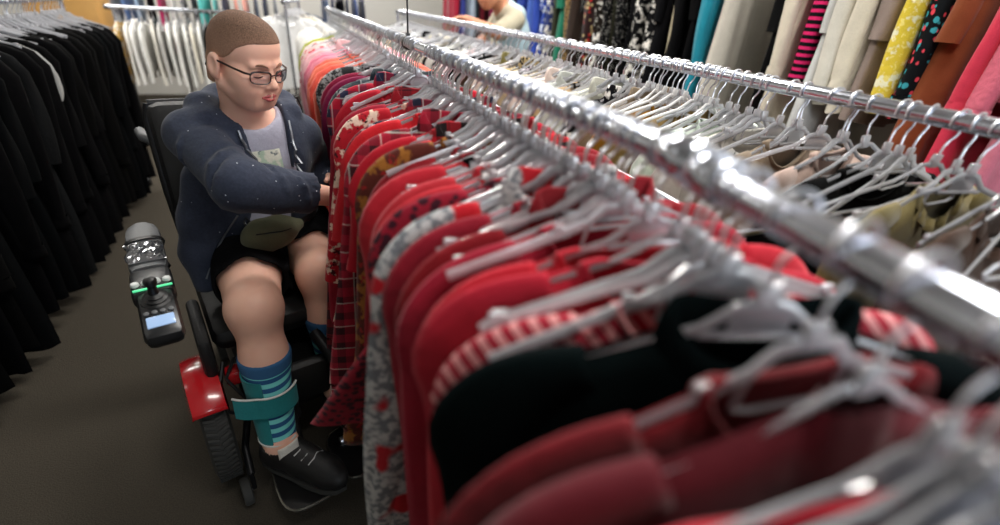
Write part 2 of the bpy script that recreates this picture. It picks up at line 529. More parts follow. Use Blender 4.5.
# shop-front window behind the photographer: cool daylight
b = MB()
for (c, d) in [((0, 0, .95), (2.1, .08, .06)), ((0, 0, -.95), (2.1, .08, .06)), ((-1.03, 0, 0), (.06, .08, 1.9)), ((1.03, 0, 0), (.06, .08, 1.9)), ((0, 0, 0), (.04, .06, 1.9))]:
    b.box(c, d)
wf = struct('window_1', b, simple('window_frame_grey', (120, 122, 125), .4, .5)); wf.location = (1.4, Y0 + .02, 1.7)
l = bpy.data.lights.new('daylight', 'AREA'); l.shape = 'RECTANGLE'; l.size, l.size_y = 2.0, 1.8; l.energy = 60; l.color = (.80, .89, 1)
lo = bpy.data.objects.new('daylight', l); COL.objects.link(lo); lo.location = (1.4, Y0 + .1, 1.7); lo.rotation_euler = (PI / 2, 0, PI)
lo.rotation_euler = Vector((0, 1, 0)).to_track_quat('-Z', 'Z').to_euler()

w = bpy.data.worlds.new('world'); scene.world = w; w.use_nodes = True
w.node_tree.nodes['Background'].inputs[0].default_value = (.5, .55, .6, 1); w.node_tree.nodes['Background'].inputs[1].default_value = .05

# ------------------------------------------------------------------ racks
def rack(loc, rotz, length, z, label, group=None, near_post=True, far_post=True, collars=(0,), foot=.24, lower=None):
    """a straight rail along local +Y from 0 to length"""
    o = empty('clothing_rack', loc, rotz); tag(o, label, 'clothes rack', group)
    b = MB(); b.tube([(0, 0, z), (0, length, z)], .016, 20); link('rail', b.mesh('rail'), CHROME, o)
    for c in collars:
        b = MB(); M = Matrix.Translation((0, c, z)) @ Matrix.Rotation(-PI / 2, 4, 'X')
        b.lathe([(.017, -.03), (.0215, -.028), (.0225, 0), (.0215, .028), (.017, .03)], M, 20)
        link('collar', b.mesh('collar'), CHROME, o)
    for yes, y in ((near_post, .03), (far_post, length - .03)):
        if not yes: continue
        b = MB(); b.tube([(0, y, .06), (0, y, z - .012)], .0125, 14)
        link('upright', b.mesh('upright'), CHROME, o)
        b = MB(); b.tube([(-foot, y, .07), (foot, y, .07)], .014, 10)
        f = link('foot', b.mesh('foot'), CHROME, o)
        for s in (-1, 1):
            c = MB(); c.lathe([(.01, -.012), (.028, -.012), (.03, -.006), (.03, .006), (.028, .012), (.01, .012)], Matrix.Translation((s * (foot - .02), y, .03)) @ Matrix.Rotation(PI / 2, 4, 'Y'), 14)
            c.tube([(s * (foot - .02), y, .03), (s * (foot - .02), y, .07)], .008, 8)
            link('caster', c.mesh('caster'), BLACKP, f)
    if lower:
        x, zz, a, e = lower
        b = MB(); b.tube([(x, a, zz), (x, e, zz)], .011, 12)
        for y in (a, e): b.tube([(x, y, zz), (0, y, zz)], .009, 10)
        link('lower_rail', b.mesh('lower_rail'), CHROME, o)
    return o

RZ = 1.255
X_A, Y_A = .3625, .35
rack((X_A, Y_A, 0), 0, 4.15, RZ, 'long chrome rail holding red, coral, pink and white tops beside the wheelchair', collars=(0.02, 4.13), near_post=False)
ANG = math.atan(.18)
# near rack: runs from its joint at (X_A, Y_A) towards the photographer, turned slightly left
nd = Vector((-math.sin(ANG), -math.cos(ANG), 0))
Ln = .62
near0 = Vector((X_A, Y_A - .005, 0)) + nd * Ln
rack(near0, -ANG, Ln, RZ - .005, 'nearest chrome rail with dark red and black tops, angled toward the viewer', near_post=True, far_post=False, collars=(Ln - .02,))
rack((1.06, -.3, 0), 0, 5.5, RZ, 'second chrome rail crowded with clear hangers and cream, brown and black tops', collars=(5.2,), lower=(-.33, 1.03, .87, 2.9))

# ------------------------------------------------------------------ clothes on the front rail
BLK, WHT = (14, 14, 15), (232, 230, 226)
RED, SCAR, CRIM, MAR, BRICK, DKRED, TOM = (182, 28, 38), (206, 30, 34), (172, 18, 34), (84, 8, 22), (148, 26, 28), (106, 12, 22), (214, 44, 38)

ROWN = {}
def hung(x, y, z, yaw, mat, label, cat, group, seed, hlabel=None, hgroup=None, hkind='clear', hvar=None, hang=True, tilt=0, roll=0, hseen=True, **kw):
    """one garment and the hanger it hangs on, as two things"""
    yj = R_.uniform(-.05, .05) if 'jit' not in kw else kw.pop('jit')
    if hang:
        hanger((x, y, z), yaw + yj, hlabel or (('clear hanger holding the ' if len(label.split()) < 13 else 'hanger of ') + label), hgroup or 'hangers ' + group, hkind, hvar, tilt=tilt, roll=roll, seen=hseen)
    nm = kw.pop('name', None) or cat.replace(' ', '_')
    return garment(nm, cat, (x, y, z), yaw + yj, mat, label, group, seed, tilt=tilt, roll=roll, **kw)

def near_pos(R):
    t = (Y_A - R) / math.cos(ANG)
    return X_A + nd.x * t, R

F = fabric
near = [
 (.035, F((96, 104, 122)), 'slate blue tee nearest the viewer at bottom right corner', 'top', dict(sleeve='short', L=.6)),
 (.075, F(RED), 'red tee showing its right shoulder at right edge', 'top', dict(sleeve='short', L=.62, N=.165, front=.05)),
 (.120, F(MAR), 'dark maroon blouse draped across its hanger, second red from bottom right', 'blouse', dict(sleeve='long', collar=None, N=.03, front=.0, back=.0, L=.7, T=.02, amp=.012)),
 (.165, F(DKRED, 'crinkle'), 'dark red top between the maroon blouse and the black jacket', 'top', dict(sleeve='long', L=.66, N=.085)),
 (.218, F((5, 14, 15)), 'black-green jacket with turned collar, nearest dark garment', 'jacket', dict(sleeve='long', collar='shirt', N=.075, L=.72, T=.022, W=.215, amp=.01)),
 (.268, F((176, 36, 46), 'diag', (224, 150, 150), scale=1.1), 'red top with pale diagonal shoulder stripes beside the black jacket', 'top', dict(sleeve='long', L=.72, T=.018)),
]
NEAR_YAW = {3: -.12, 4: -.40, 5: -.34}
NEAR_ROLL = {4: -.06, 5: -.05}
for i, (R, m, lab, cat, kw) in enumerate(near):
    x, y = near_pos(R)
    hung(x, y, RZ, NEAR_YAW.get(i, -ANG), m, lab, cat, 'dark red tops on the nearest rail', 100 + i, hkind='frosted', button_mat=BLACKP, jit=0, roll=NEAR_ROLL.get(i, 0), **kw)
for k, R in enumerate((-.02, .0, .02, .05, .06, .285, .30, .315, .33)):
    x, y = near_pos(R)
    hanger((x, y, RZ), -ANG + R_.uniform(-.12, .12), 'empty clear hanger pushed between dark red tops on the nearest rail', 'empty hangers on the nearest rail', 'frosted', tilt=R_.uniform(-.06, .06), roll=R_.uniform(-.04, .04))

reds = [
 (.345, F((190, 30, 42)), 'bright red tee next beyond the pale-striped red top', 'top', dict(sleeve='long', L=.7)),
 (.395, F((196, 32, 40)), 'scarlet cardigan second beyond the pale-striped red top', 'cardigan', dict(sleeve='long', L=.7, N=.11)),
 (.455, F((166, 24, 40)), 'crimson tee just before the deep red shirt', 'top', dict(sleeve='long', L=.7)),
 (.51, F((136, 18, 30)), 'deep red collared shirt with soft creases beside white-lace blouse', 'shirt', dict(sleeve='long', collar='shirt', L=.74, N=.085)),
 (.545, F((152, 20, 32)), 'dark crimson long-sleeved top touching the white-lace blouse', 'top', dict(sleeve='long', L=.72)),
 (.585, F((196, 196, 196), 'lace', (190, 20, 36), (120, 124, 130)), 'white lace blouse with red trim among the red tops', 'blouse', dict(sleeve='long', collar='shirt', L=.76, N=.085)),
 (.63, F((150, 16, 42), 'leopard', (40, 24, 120), (58, 8, 28)), 'raspberry spotted tunic whose wide hem swings into the aisle', 'tunic', dict(sleeve='mid', L=.56, Wh=.24, flare=-.16, sway=.12, slw=.05)),
 (.665, F((198, 36, 40)), 'bright red top with white trimmed neck beyond the spotted tunic', 'top', dict(sleeve='mid', L=.66, collar='ruffle')),
 (.70, F((190, 44, 46)), 'tomato red jersey second beyond the spotted tunic', 'top', dict(sleeve='long', L=.66)),
 (.74, F((194, 34, 40)), 'bright red tee with a black neckband', 'top', dict(sleeve='long', L=.66)),
 (.785, F((128, 18, 32)), 'smooth maroon long-sleeved top beside the black-neckband tee', 'top', dict(sleeve='long', L=.72)),
 (.83, F((142, 22, 34)), 'maroon ribbed top behind the smooth maroon one', 'top', dict(sleeve='long', L=.7)),
 (.875, F((84, 30, 20), 'print', (150, 96, 34), (150, 24, 26), 1.0), 'bronze and rust print blouse with metallic neck', 'blouse', dict(sleeve='long', collar='ruffle', L=.72)),
 (.92, F((206, 26, 34), 'plaid', (30, 10, 10), (24, 12, 14), 1.0), 'red and black buffalo check shirt', 'shirt', dict(sleeve='long', collar='shirt', L=.7)),
 (.965, F((190, 20, 32)), 'red tee behind the buffalo check shirt', 'top', dict(sleeve='short', L=.64)),
 (1.01, F((176, 28, 44), 'plaid', (225, 220, 210), (60, 14, 24), .8), 'red flannel plaid shirt with white lines', 'shirt', dict(sleeve='long', collar='shirt', L=.72)),
 (1.06, F((182, 22, 40), 'crinkle'), 'crinkled red blouse with puffed shoulder', 'blouse', dict(sleeve='long', L=.7, slw=.056)),
 (1.11, F((212, 34, 36)), 'bright red top just beyond the crinkled red blouse', 'top', dict(sleeve='short', L=.62)),
 (1.16, F((150, 20, 36), 'plaid', (210, 210, 205), (26, 30, 52), .9), 'maroon, navy and white tartan shirt', 'shirt', dict(sleeve='long', collar='shirt', L=.7)),
 (1.21, F((196, 26, 34), 'print', (240, 210, 190), (70, 10, 20)), 'red top with cream and dark print', 'top', dict(sleeve='mid', L=.64)),
 (1.26, F((164, 20, 38)), 'crimson top just nearer than the dark wine checked shirt', 'top', dict(sleeve='long', L=.66)),
 (1.31, F((60, 18, 28), 'plaid', (170, 40, 50), (150, 20, 34), 1.1), 'dark wine checked shirt the hand is reaching for', 'shirt', dict(sleeve='long', collar='shirt', L=.74)),
 (1.50, F((188, 24, 36)), 'red top next past the reaching hand', 'top', dict(sleeve='long', L=.64)),
 (1.57, F((176, 20, 40), 'plaid', (200, 190, 190), (30, 34, 60), 1.0), 'red and navy check shirt second past the reaching hand', 'shirt', dict(sleeve='long', collar='shirt', L=.68)),
 (1.64, F((26, 40, 52), 'plaid', (190, 190, 190), (70, 80, 84), .9), 'grey and navy plaid shirt among the reds', 'shirt', dict(sleeve='mid', collar='shirt', L=.66)),
 (1.72, F((120, 12, 62)), 'magenta velvet top at the far end of the reds', 'top', dict(sleeve='long', L=.68, slw=.055)),
 (1.80, F((134, 14, 56), 'crinkle'), 'plum crinkled blouse beside the magenta velvet top', 'blouse', dict(sleeve='long', L=.66)),
 (1.95, F((150, 150, 150), 'lace', (40, 40, 42), (40, 40, 42), .8), 'black and white speckled blouse between plum and coral', 'blouse', dict(sleeve='long', L=.66)),
]
trim_black, trim_white = F((16, 14, 16)), F((226, 222, 222))
for i, (R, m, lab, cat, kw) in enumerate(reds):
    cm = trim_black if 'black neckband' in lab and 'beside' not in lab else trim_white if 'white trimmed' in lab else None
    kw.setdefault('amp', .008)
    if .74 < R < 1.42: kw.setdefault('flare', -.075 + R_.uniform(-.02, .03)); kw.setdefault('out', .07 + R_.uniform(-.02, .02))
    if 'white lace' in lab: kw.update(flare=-.06, out=.05)
    kw.setdefault('W', (.205 if R < .85 or .95 < R < 1.4 else .188)); kw.setdefault('slw', .047 if R < 1.4 else .042); kw.setdefault('T', .015)
    hung(X_A, R, RZ, (-.24 if R < .36 else -.16 if R < .42 else -.06 if R < .5 else 0) + R_.uniform(-.07, .07), m, lab, cat, 'red tops on the front rail', 200 + i, roll=R_.uniform(-.05, .05), tilt=R_.uniform(-.03, .03), collar_mat=cm, button_mat=WHITEP, **kw)
for k in range(56):
    R = .42 + k * .0265 + R_.uniform(-.008, .008)
    if 1.33 < R < 1.48: continue
    hanger((X_A, R + .014, RZ), R_.uniform(-.2, .2), 'empty clear hanger squeezed among the red tops', 'empty hangers among the red tops', 'clear' if k % 3 else 'frosted', tilt=R_.uniform(-.05, .05), roll=R_.uniform(-.06, .06))

def run(seq, y0, dy, x, group, seed, end_phrase, zr=RZ, yaw0=0, hang=True, hgroup=None, hkind='clear', nu=22, nt=10):
    """seq: list of (fabric, short description, category, kw)"""
    n = 0
    ords = ['first', 'second', 'third', 'fourth', 'fifth', 'sixth', 'seventh', 'eighth', 'ninth', 'tenth', 'eleventh', 'twelfth', 'thirteenth', 'fourteenth', 'fifteenth', 'sixteenth', 'seventeenth', 'eighteenth', 'nineteenth', 'twentieth']
    ords += ['twenty-' + o for o in ords[:9]] + ['thirtieth'] + ['thirty-' + o for o in ords[:9]] + ['fortieth'] + ['forty-' + o for o in ords[:9]] + ['fiftieth'] + ['fifty-' + o for o in ords[:9]]
    for i, (m, d, cat, kw) in enumerate(seq):
        kw = dict(kw)
        if group.startswith('coral'): kw.update(PB)
        kw.setdefault('nu', nu); kw.setdefault('nt', nt)
        lab = d + ', ' + ords[i] + ' ' + end_phrase
        yy = y0 + dy * i + R_.uniform(-.1, .1) * dy
        hung(x, yy, zr, yaw0 + R_.uniform(-.1, .1), m, lab, cat, group, seed + i, hang=hang, hkind=hkind, hgroup=hgroup, **kw)

CORAL, PINK, PALEP = (236, 108, 84), (228, 140, 158), (232, 186, 190)
PB = dict(W=.215, slw=.056)
pinks = [
 (F(CORAL), 'coral blouse', 'blouse', dict(sleeve='long', L=.7, T=.02, slw=.055)),
 (F((230, 96, 80)), 'orange-red coral top', 'top', dict(sleeve='long', L=.66)),
 (F((238, 120, 96)), 'light coral blouse', 'blouse', dict(sleeve='long', L=.68)),
 (F((232, 110, 92), 'crinkle'), 'crinkled coral blouse', 'blouse', dict(sleeve='mid', L=.62)),
 (F(PINK), 'rose pink top', 'top', dict(sleeve='long', L=.68, slw=.055)),
 (F((226, 128, 150)), 'pink tee', 'top', dict(sleeve='mid', L=.62)),
 (F((232, 150, 166)), 'pink blouse', 'blouse', dict(sleeve='long', L=.66)),
 (F(PALEP), 'pale pink shirt', 'shirt', dict(sleeve='long', collar='shirt', L=.68)),
 (F((226, 160, 174)), 'dusty pink top', 'top', dict(sleeve='mid', L=.62)),
 (F((228, 190, 186), 'print', (206, 40, 50), (240, 235, 230)), 'pink and red print top', 'top', dict(sleeve='short', L=.6)),
 (F((234, 200, 198)), 'blush pink blouse', 'blouse', dict(sleeve='long', L=.66)),
 (F((206, 60, 60), 'print', (240, 230, 225), (180, 180, 180)), 'red and white print top', 'top', dict(sleeve='short', L=.6)),
 (F((232, 214, 208)), 'shell pink top', 'top', dict(sleeve='long', L=.64)),
]
run(pinks, 2.06, .095, X_A, 'coral and pink tops on the front rail', 300, 'past the speckled blouse')
whites = [(F((168, 176, 40)), 'lime green top', 'top', dict(sleeve='long', L=.6, slw=.06))]
for k in range(11):
    c = R_.choice([(236, 234, 228), (228, 226, 220), (240, 238, 234), (226, 218, 200)])
    pat = R_.choice(['plain', 'plain', 'crinkle', 'lace'])
    whites.append((F(c, pat, (215, 215, 215), (200, 200, 202)), {'plain': 'white', 'crinkle': 'crinkled white', 'lace': 'lacy white'}[pat] + R_.choice([' blouse', ' top']), 'top', dict(sleeve=R_.choice(['long', 'mid']), L=R_.uniform(.58, .68), collar=R_.choice(['band', 'shirt']))))
run(whites, 3.31, .09, X_A, 'white tops at the far end of the front rail', 340, 'beyond the pinks on the front rail', button_mat_=None) if False else run(whites, 3.31, .09, X_A, 'white tops at the far end of the front rail', 340, 'beyond the pinks on the front rail')

for k in range(50):
    hanger((X_A, 2.0 + k * .046, RZ), R_.uniform(-.2, .2), 'empty clear hanger among the coral, pink and white tops', 'empty hangers among the coral, pink and white tops', 'frosted', tilt=R_.uniform(-.06, .06), roll=R_.uniform(-.06, .06))
# ------------------------------------------------------------------ second rail
pal2 = [('cream', (214, 206, 188), 'plain'), ('grey-white', (190, 190, 188), 'plain'), ('black', BLK, 'plain'), ('white lacy', (200, 198, 194), 'lace'), ('khaki', (120, 104, 62), 'plain'),
        ('brown', (62, 40, 26), 'plain'), ('black and white print', (22, 22, 24), 'print'), ('beige', (182, 164, 138), 'plain'), ('leopard print', (176, 150, 110), 'leopard'),
        ('striped grey', (150, 150, 148), 'hstripe'), ('mustard', (150, 104, 30), 'plain'), ('charcoal', (44, 46, 50), 'plain'), ('ivory', (222, 218, 206), 'crinkle'), ('taupe', (134, 116, 100), 'plain')]
R2 = random.Random(21)
second = []
order = [5, 4, 2, 7, 13, 0, 12, 4, 10, 13, 6, 0, 8, 1, 12, 7, 3, 8, 0, 4, 5, 2, 1, 12, 3, 6, 1, 2, 0, 11, 3, 1, 12, 2, 6, 1, 3, 11, 0, 2, 1, 6, 2, 11, 3, 2]
for k, q in enumerate(order):
    d, c, pat = pal2[q]
    kd = R2.choice(['blouse', 'top', 'shirt'])
    jl = tuple(max(0, min(255, int(v * R2.uniform(.94, 1.05)))) for v in c)
    second.append((F(jl, pat, (235, 232, 225), (26, 24, 24)), d + ' ' + kd, kd, dict(sleeve=R2.choice(['long', 'mid', 'long', 'short']), L=R2.uniform(.6, .72), collar=R2.choice(['band', 'shirt', 'band', 'ruffle']), N=R2.uniform(.075, .1))))
run(second, .34, .104, 1.06, 'cream, brown and black tops on the second rail', 400, 'from the near end of second rail', hkind='frosted')
for k in range(100):
    R = .14 + k * .049 + R2.uniform(-.015, .015)
    hanger((1.06, R + .02, RZ), R2.uniform(-.25, .25), 'empty clear hanger crowded on the second chrome rail', 'empty hangers on the second rail', 'frosted' if k % 2 else 'clear', tilt=R2.uniform(-.1, .1), roll=R2.uniform(-.12, .12))
for k in range(7):
    hanger((1.06, 1.02 + k * .045, RZ), R2.uniform(.2, .5), 'white plastic hanger fanned out under the second rail near teal dress', 'white hangers fanned on the second rail', 'white', 1, tilt=R2.uniform(-.1, .1), roll=R2.uniform(.1, .25))

# ------------------------------------------------------------------ left rack of black clothes
rack((-1.25, 1.0, 0), 0, 3.2, 1.235, 'chrome rail of long black clothes on the left of the aisle', foot=.2)
blacks = []
for k in range(22):
    c = R2.choice([(3, 3, 3), (4, 4, 4), (3, 3, 4), (4, 4, 5), (3, 4, 5)])
    d = R2.choice(['black long dress', 'black long coat', 'black maxi dress'])
    blacks.append((F(c), d, d.split()[-1], dict(sleeve=R2.choice(['long', 'long', 'mid']), L=R2.uniform(.98, 1.08), Wh=.26, T=.035, amp=.014, W=.215, N=.15, front=.03, back=.02, collar='band')))
blacks[8] = (F((15, 16, 17), 'crinkle'), 'charcoal crinkled dress', 'dress', blacks[8][3])
run(blacks, 1.72, .112, -1.25, 'long black clothes on the left rack', 500, 'from the near end of left rack', zr=1.235, hkind='frosted')
for k in range(50):
    hanger((-1.25, 1.7 + k * .05 + R2.uniform(-.02, .02), 1.235), R2.uniform(-.2, .2), 'empty clear hanger jammed among the black clothes', 'empty hangers on the left rack', 'frosted', tilt=R2.uniform(-.08, .08), roll=R2.uniform(-.1, .1))
o = garment('tee', 'top', (-1.25, 2.83, 1.235), .05, F((150, 150, 148)), 'small grey-white top squeezed between black dresses', 'lone pale top on the left rack', 560, L=.3, sleeve='cap', W=.222, Wh=.235, nu=20, nt=8)

# ------------------------------------------------------------------ back racks
def row(p0, p1, z, items, group, seed, phrase, label, gaps=.0, rk=True, W=.2, hk='frosted', **kw):
    p0, p1 = Vector(p0), Vector(p1); d = p1 - p0; ang = math.atan2(-d.x, d.y)
    if rk: rack((p0.x, p0.y, 0), ang, d.length, z, label, foot=.2)
    n = len(items)
    ords = ['first', 'second', 'third', 'fourth', 'fifth', 'sixth', 'seventh', 'eighth', 'ninth', 'tenth', 'eleventh', 'twelfth', 'thirteenth', 'fourteenth', 'fifteenth', 'sixteenth', 'seventeenth', 'eighteenth', 'nineteenth', 'twentieth', 'twenty-first', 'twenty-second', 'twenty-third', 'twenty-fourth', 'twenty-fifth']
    for i, (dsc, c, pat, cat, k2) in enumerate(items):
        q = p0 + d * ((i + .7) / (n + .4))
        kk = dict(nu=18, nt=9, W=W, L=.6, sleeve='long'); kk.update(kw); kk.update(k2)
        hung(q.x, q.y, z, ang + R2.uniform(-.08, .08), F(c, pat, (236, 234, 230), (20, 20, 24)), '%s, %s %s' % (dsc, ords[i], phrase), cat, group, seed + i, hkind=hk, **kk)

it = [('orange and lime print top', (214, 170, 60), 'print', 'top', dict(L=.5)), ('white blouse', (232, 230, 224), 'plain', 'blouse', {}), ('white shirt', (238, 236, 232), 'plain', 'shirt', dict(collar='shirt')), ('white shirt', (228, 228, 224), 'crinkle', 'shirt', {}),
      ('off-white shirt', (222, 218, 208), 'plain', 'shirt', dict(collar='shirt')), ('pale grey shirt', (196, 194, 190), 'plain', 'shirt', {}), ('white blouse', (234, 234, 230), 'plain', 'blouse', {}),
      ('white shirt', (236, 234, 230), 'plain', 'shirt', dict(collar='shirt', L=.66)), ('white shirt', (226, 226, 222), 'plain', 'shirt', dict(L=.66)), ('ivory blouse', (226, 220, 206), 'plain', 'blouse', {}),
      ('white jacket', (230, 230, 226), 'plain', 'jacket', dict(collar='shirt')), ('black shirt', (24, 24, 26), 'plain', 'shirt', {}), ('beige jacket', (186, 174, 146), 'plain', 'jacket', dict(collar='shirt')), ('tan jacket', (170, 156, 128), 'plain', 'jacket', {}),
      ('black and white striped top', (22, 22, 26), 'hstripe', 'top', {}), ('pale blue shirt', (120, 150, 190), 'plain', 'shirt', {}), ('denim blue shirt', (70, 96, 140), 'plain', 'shirt', {}), ('light blue shirt', (140, 164, 196), 'crinkle', 'shirt', {})]
row((-1.36, 5.6), (-.25, 5.7), 1.14, it, 'white and beige tops behind the wheelchair', 600, 'from left on white shirt rack', 'chrome rail of white shirts behind the wheelchair', L=.43, sleeve='mid')
for k in range(20):
    hanger((-1.3 + k * .05, 5.605 + .0045 * k, 1.14), -PI / 2 + R2.uniform(-.15, .15), 'empty clear hanger among white shirts behind the wheelchair', 'empty hangers on the white shirt rack', 'frosted')

it = [('white blouse facing the aisle', (236, 236, 236), 'plain', 'blouse', dict(collar='ruffle', L=.62)), ('cream cardigan', (226, 216, 194), 'plain', 'cardigan', {}), ('black cardigan', (18, 18, 20), 'plain', 'cardigan', dict(L=.68)), ('cream top', (222, 212, 192), 'plain', 'top', {}),
      ('white top', (232, 230, 226), 'plain', 'top', {}), ('navy top', (36, 44, 66), 'plain', 'top', {}), ('dark denim shirt', (46, 58, 80), 'plain', 'shirt', {})]
row((.05, 4.95), (.2, 5.9), 1.28, it, 'tops on the aisle-end rack', 640, 'from front on far aisle rack', 'short chrome rail with a white blouse at far end of aisle')

far = []
for d, c, pat in [('purple top', (92, 44, 110), 'plain'), ('pink top', (206, 110, 140), 'plain'), ('white top', (226, 226, 224), 'plain'), ('grey top', (140, 140, 146), 'plain'), ('blue top', (90, 120, 170), 'plain'), ('pale blue shirt', (150, 176, 206), 'plain'), ('black top', (22, 22, 26), 'plain'),
                  ('magenta top', (176, 40, 96), 'plain'), ('white shirt', (230, 230, 228), 'plain'), ('grey print top', (120, 120, 126), 'print'), ('dark top', (34, 36, 44), 'plain'), ('turquoise top', (92, 190, 186), 'plain'), ('aqua top', (110, 200, 194), 'plain'), ('navy top', (34, 42, 70), 'plain'),
                  ('salmon top', (224, 150, 136), 'plain'), ('salmon pink blouse', (226, 160, 148), 'plain'), ('slate top', (70, 80, 96), 'plain'), ('navy blouse', (30, 38, 62), 'plain'), ('grey blouse', (110, 114, 122), 'plain'), ('white blouse', (224, 224, 222), 'plain')]:
    far.append((d, c, pat, 'top', {}))
row((-2.0, 7.0), (.15, 7.0), 1.42, far, 'mixed tops on the back wall rack', 660, 'from left on back wall rack', 'chrome rail of mixed colourful tops along back wall')
den = [('denim blue shirt', (58, 80, 118), 'plain', 'shirt', {}), ('navy shirt', (30, 40, 70), 'plain', 'shirt', {}), ('black jacket', (18, 18, 22), 'plain', 'jacket', {}), ('dark navy jacket', (28, 36, 62), 'plain', 'jacket', {}), ('blue jacket', (50, 70, 120), 'plain', 'jacket', {}), ('midnight blue jacket', (26, 32, 58), 'plain', 'jacket', {})]
row((.45, 6.6), (.98, 6.6), 1.46, den, 'denim and navy jackets at the back', 690, 'from left on the short navy rack', 'short chrome rail of navy jackets left of white back wall')
for k in range(14):
    hanger((.5 + k * .033, 6.62, 1.46), -PI / 2, 'empty hanger among navy jackets at the back', 'empty hangers on the navy rack', 'frosted')
mr = [('red dress', (160, 20, 40), 'plain', 'dress', {}), ('blue dress', (60, 70, 150), 'plain', 'dress', {}), ('pale blue dress', (186, 204, 220), 'plain', 'dress', {}), ('dark teal dress', (24, 52, 62), 'plain', 'dress', {}), ('burgundy dress', (110, 16, 34), 'plain', 'dress', {}), ('maroon dress', (96, 14, 32), 'plain', 'dress', {}), ('wine dress', (120, 20, 50), 'plain', 'dress', {})]
row((1.86, 6.2), (2.5, 6.2), 1.9, mr, 'red and blue dresses behind the man', 700, 'from left on rail behind the man', 'chrome rail of red and blue dresses behind the man', L=1.0, T=.03)

# tan cabinet far left
b = MB(); b.box((0, 0, .8), (.56, .45, 1.6), bevel=.01)
o = link('cabinet', b.mesh('cabinet'), simple('tan_wood', (196, 150, 84), .5, noise=.15, nscale=8)); tag(o, 'tan wooden cabinet far left behind the black rack', 'cabinet'); o.location = (-1.83, 6.3, 0)
for s in (-1, 1):
    b = MB(); b.box((s * .137, -.235, .82), (.264, .02, 1.5), bevel=.006); d = link('door', b.mesh('door'), bpy.data.materials['tan_wood'], o)
    b = MB(); b.tube([(s * .03, -.25, .75), (s * .03, -.27, .76), (s * .03, -.27, .88), (s * .03, -.25, .89)], .005, 8); link('handle', b.mesh('handle'), STEEL, d)

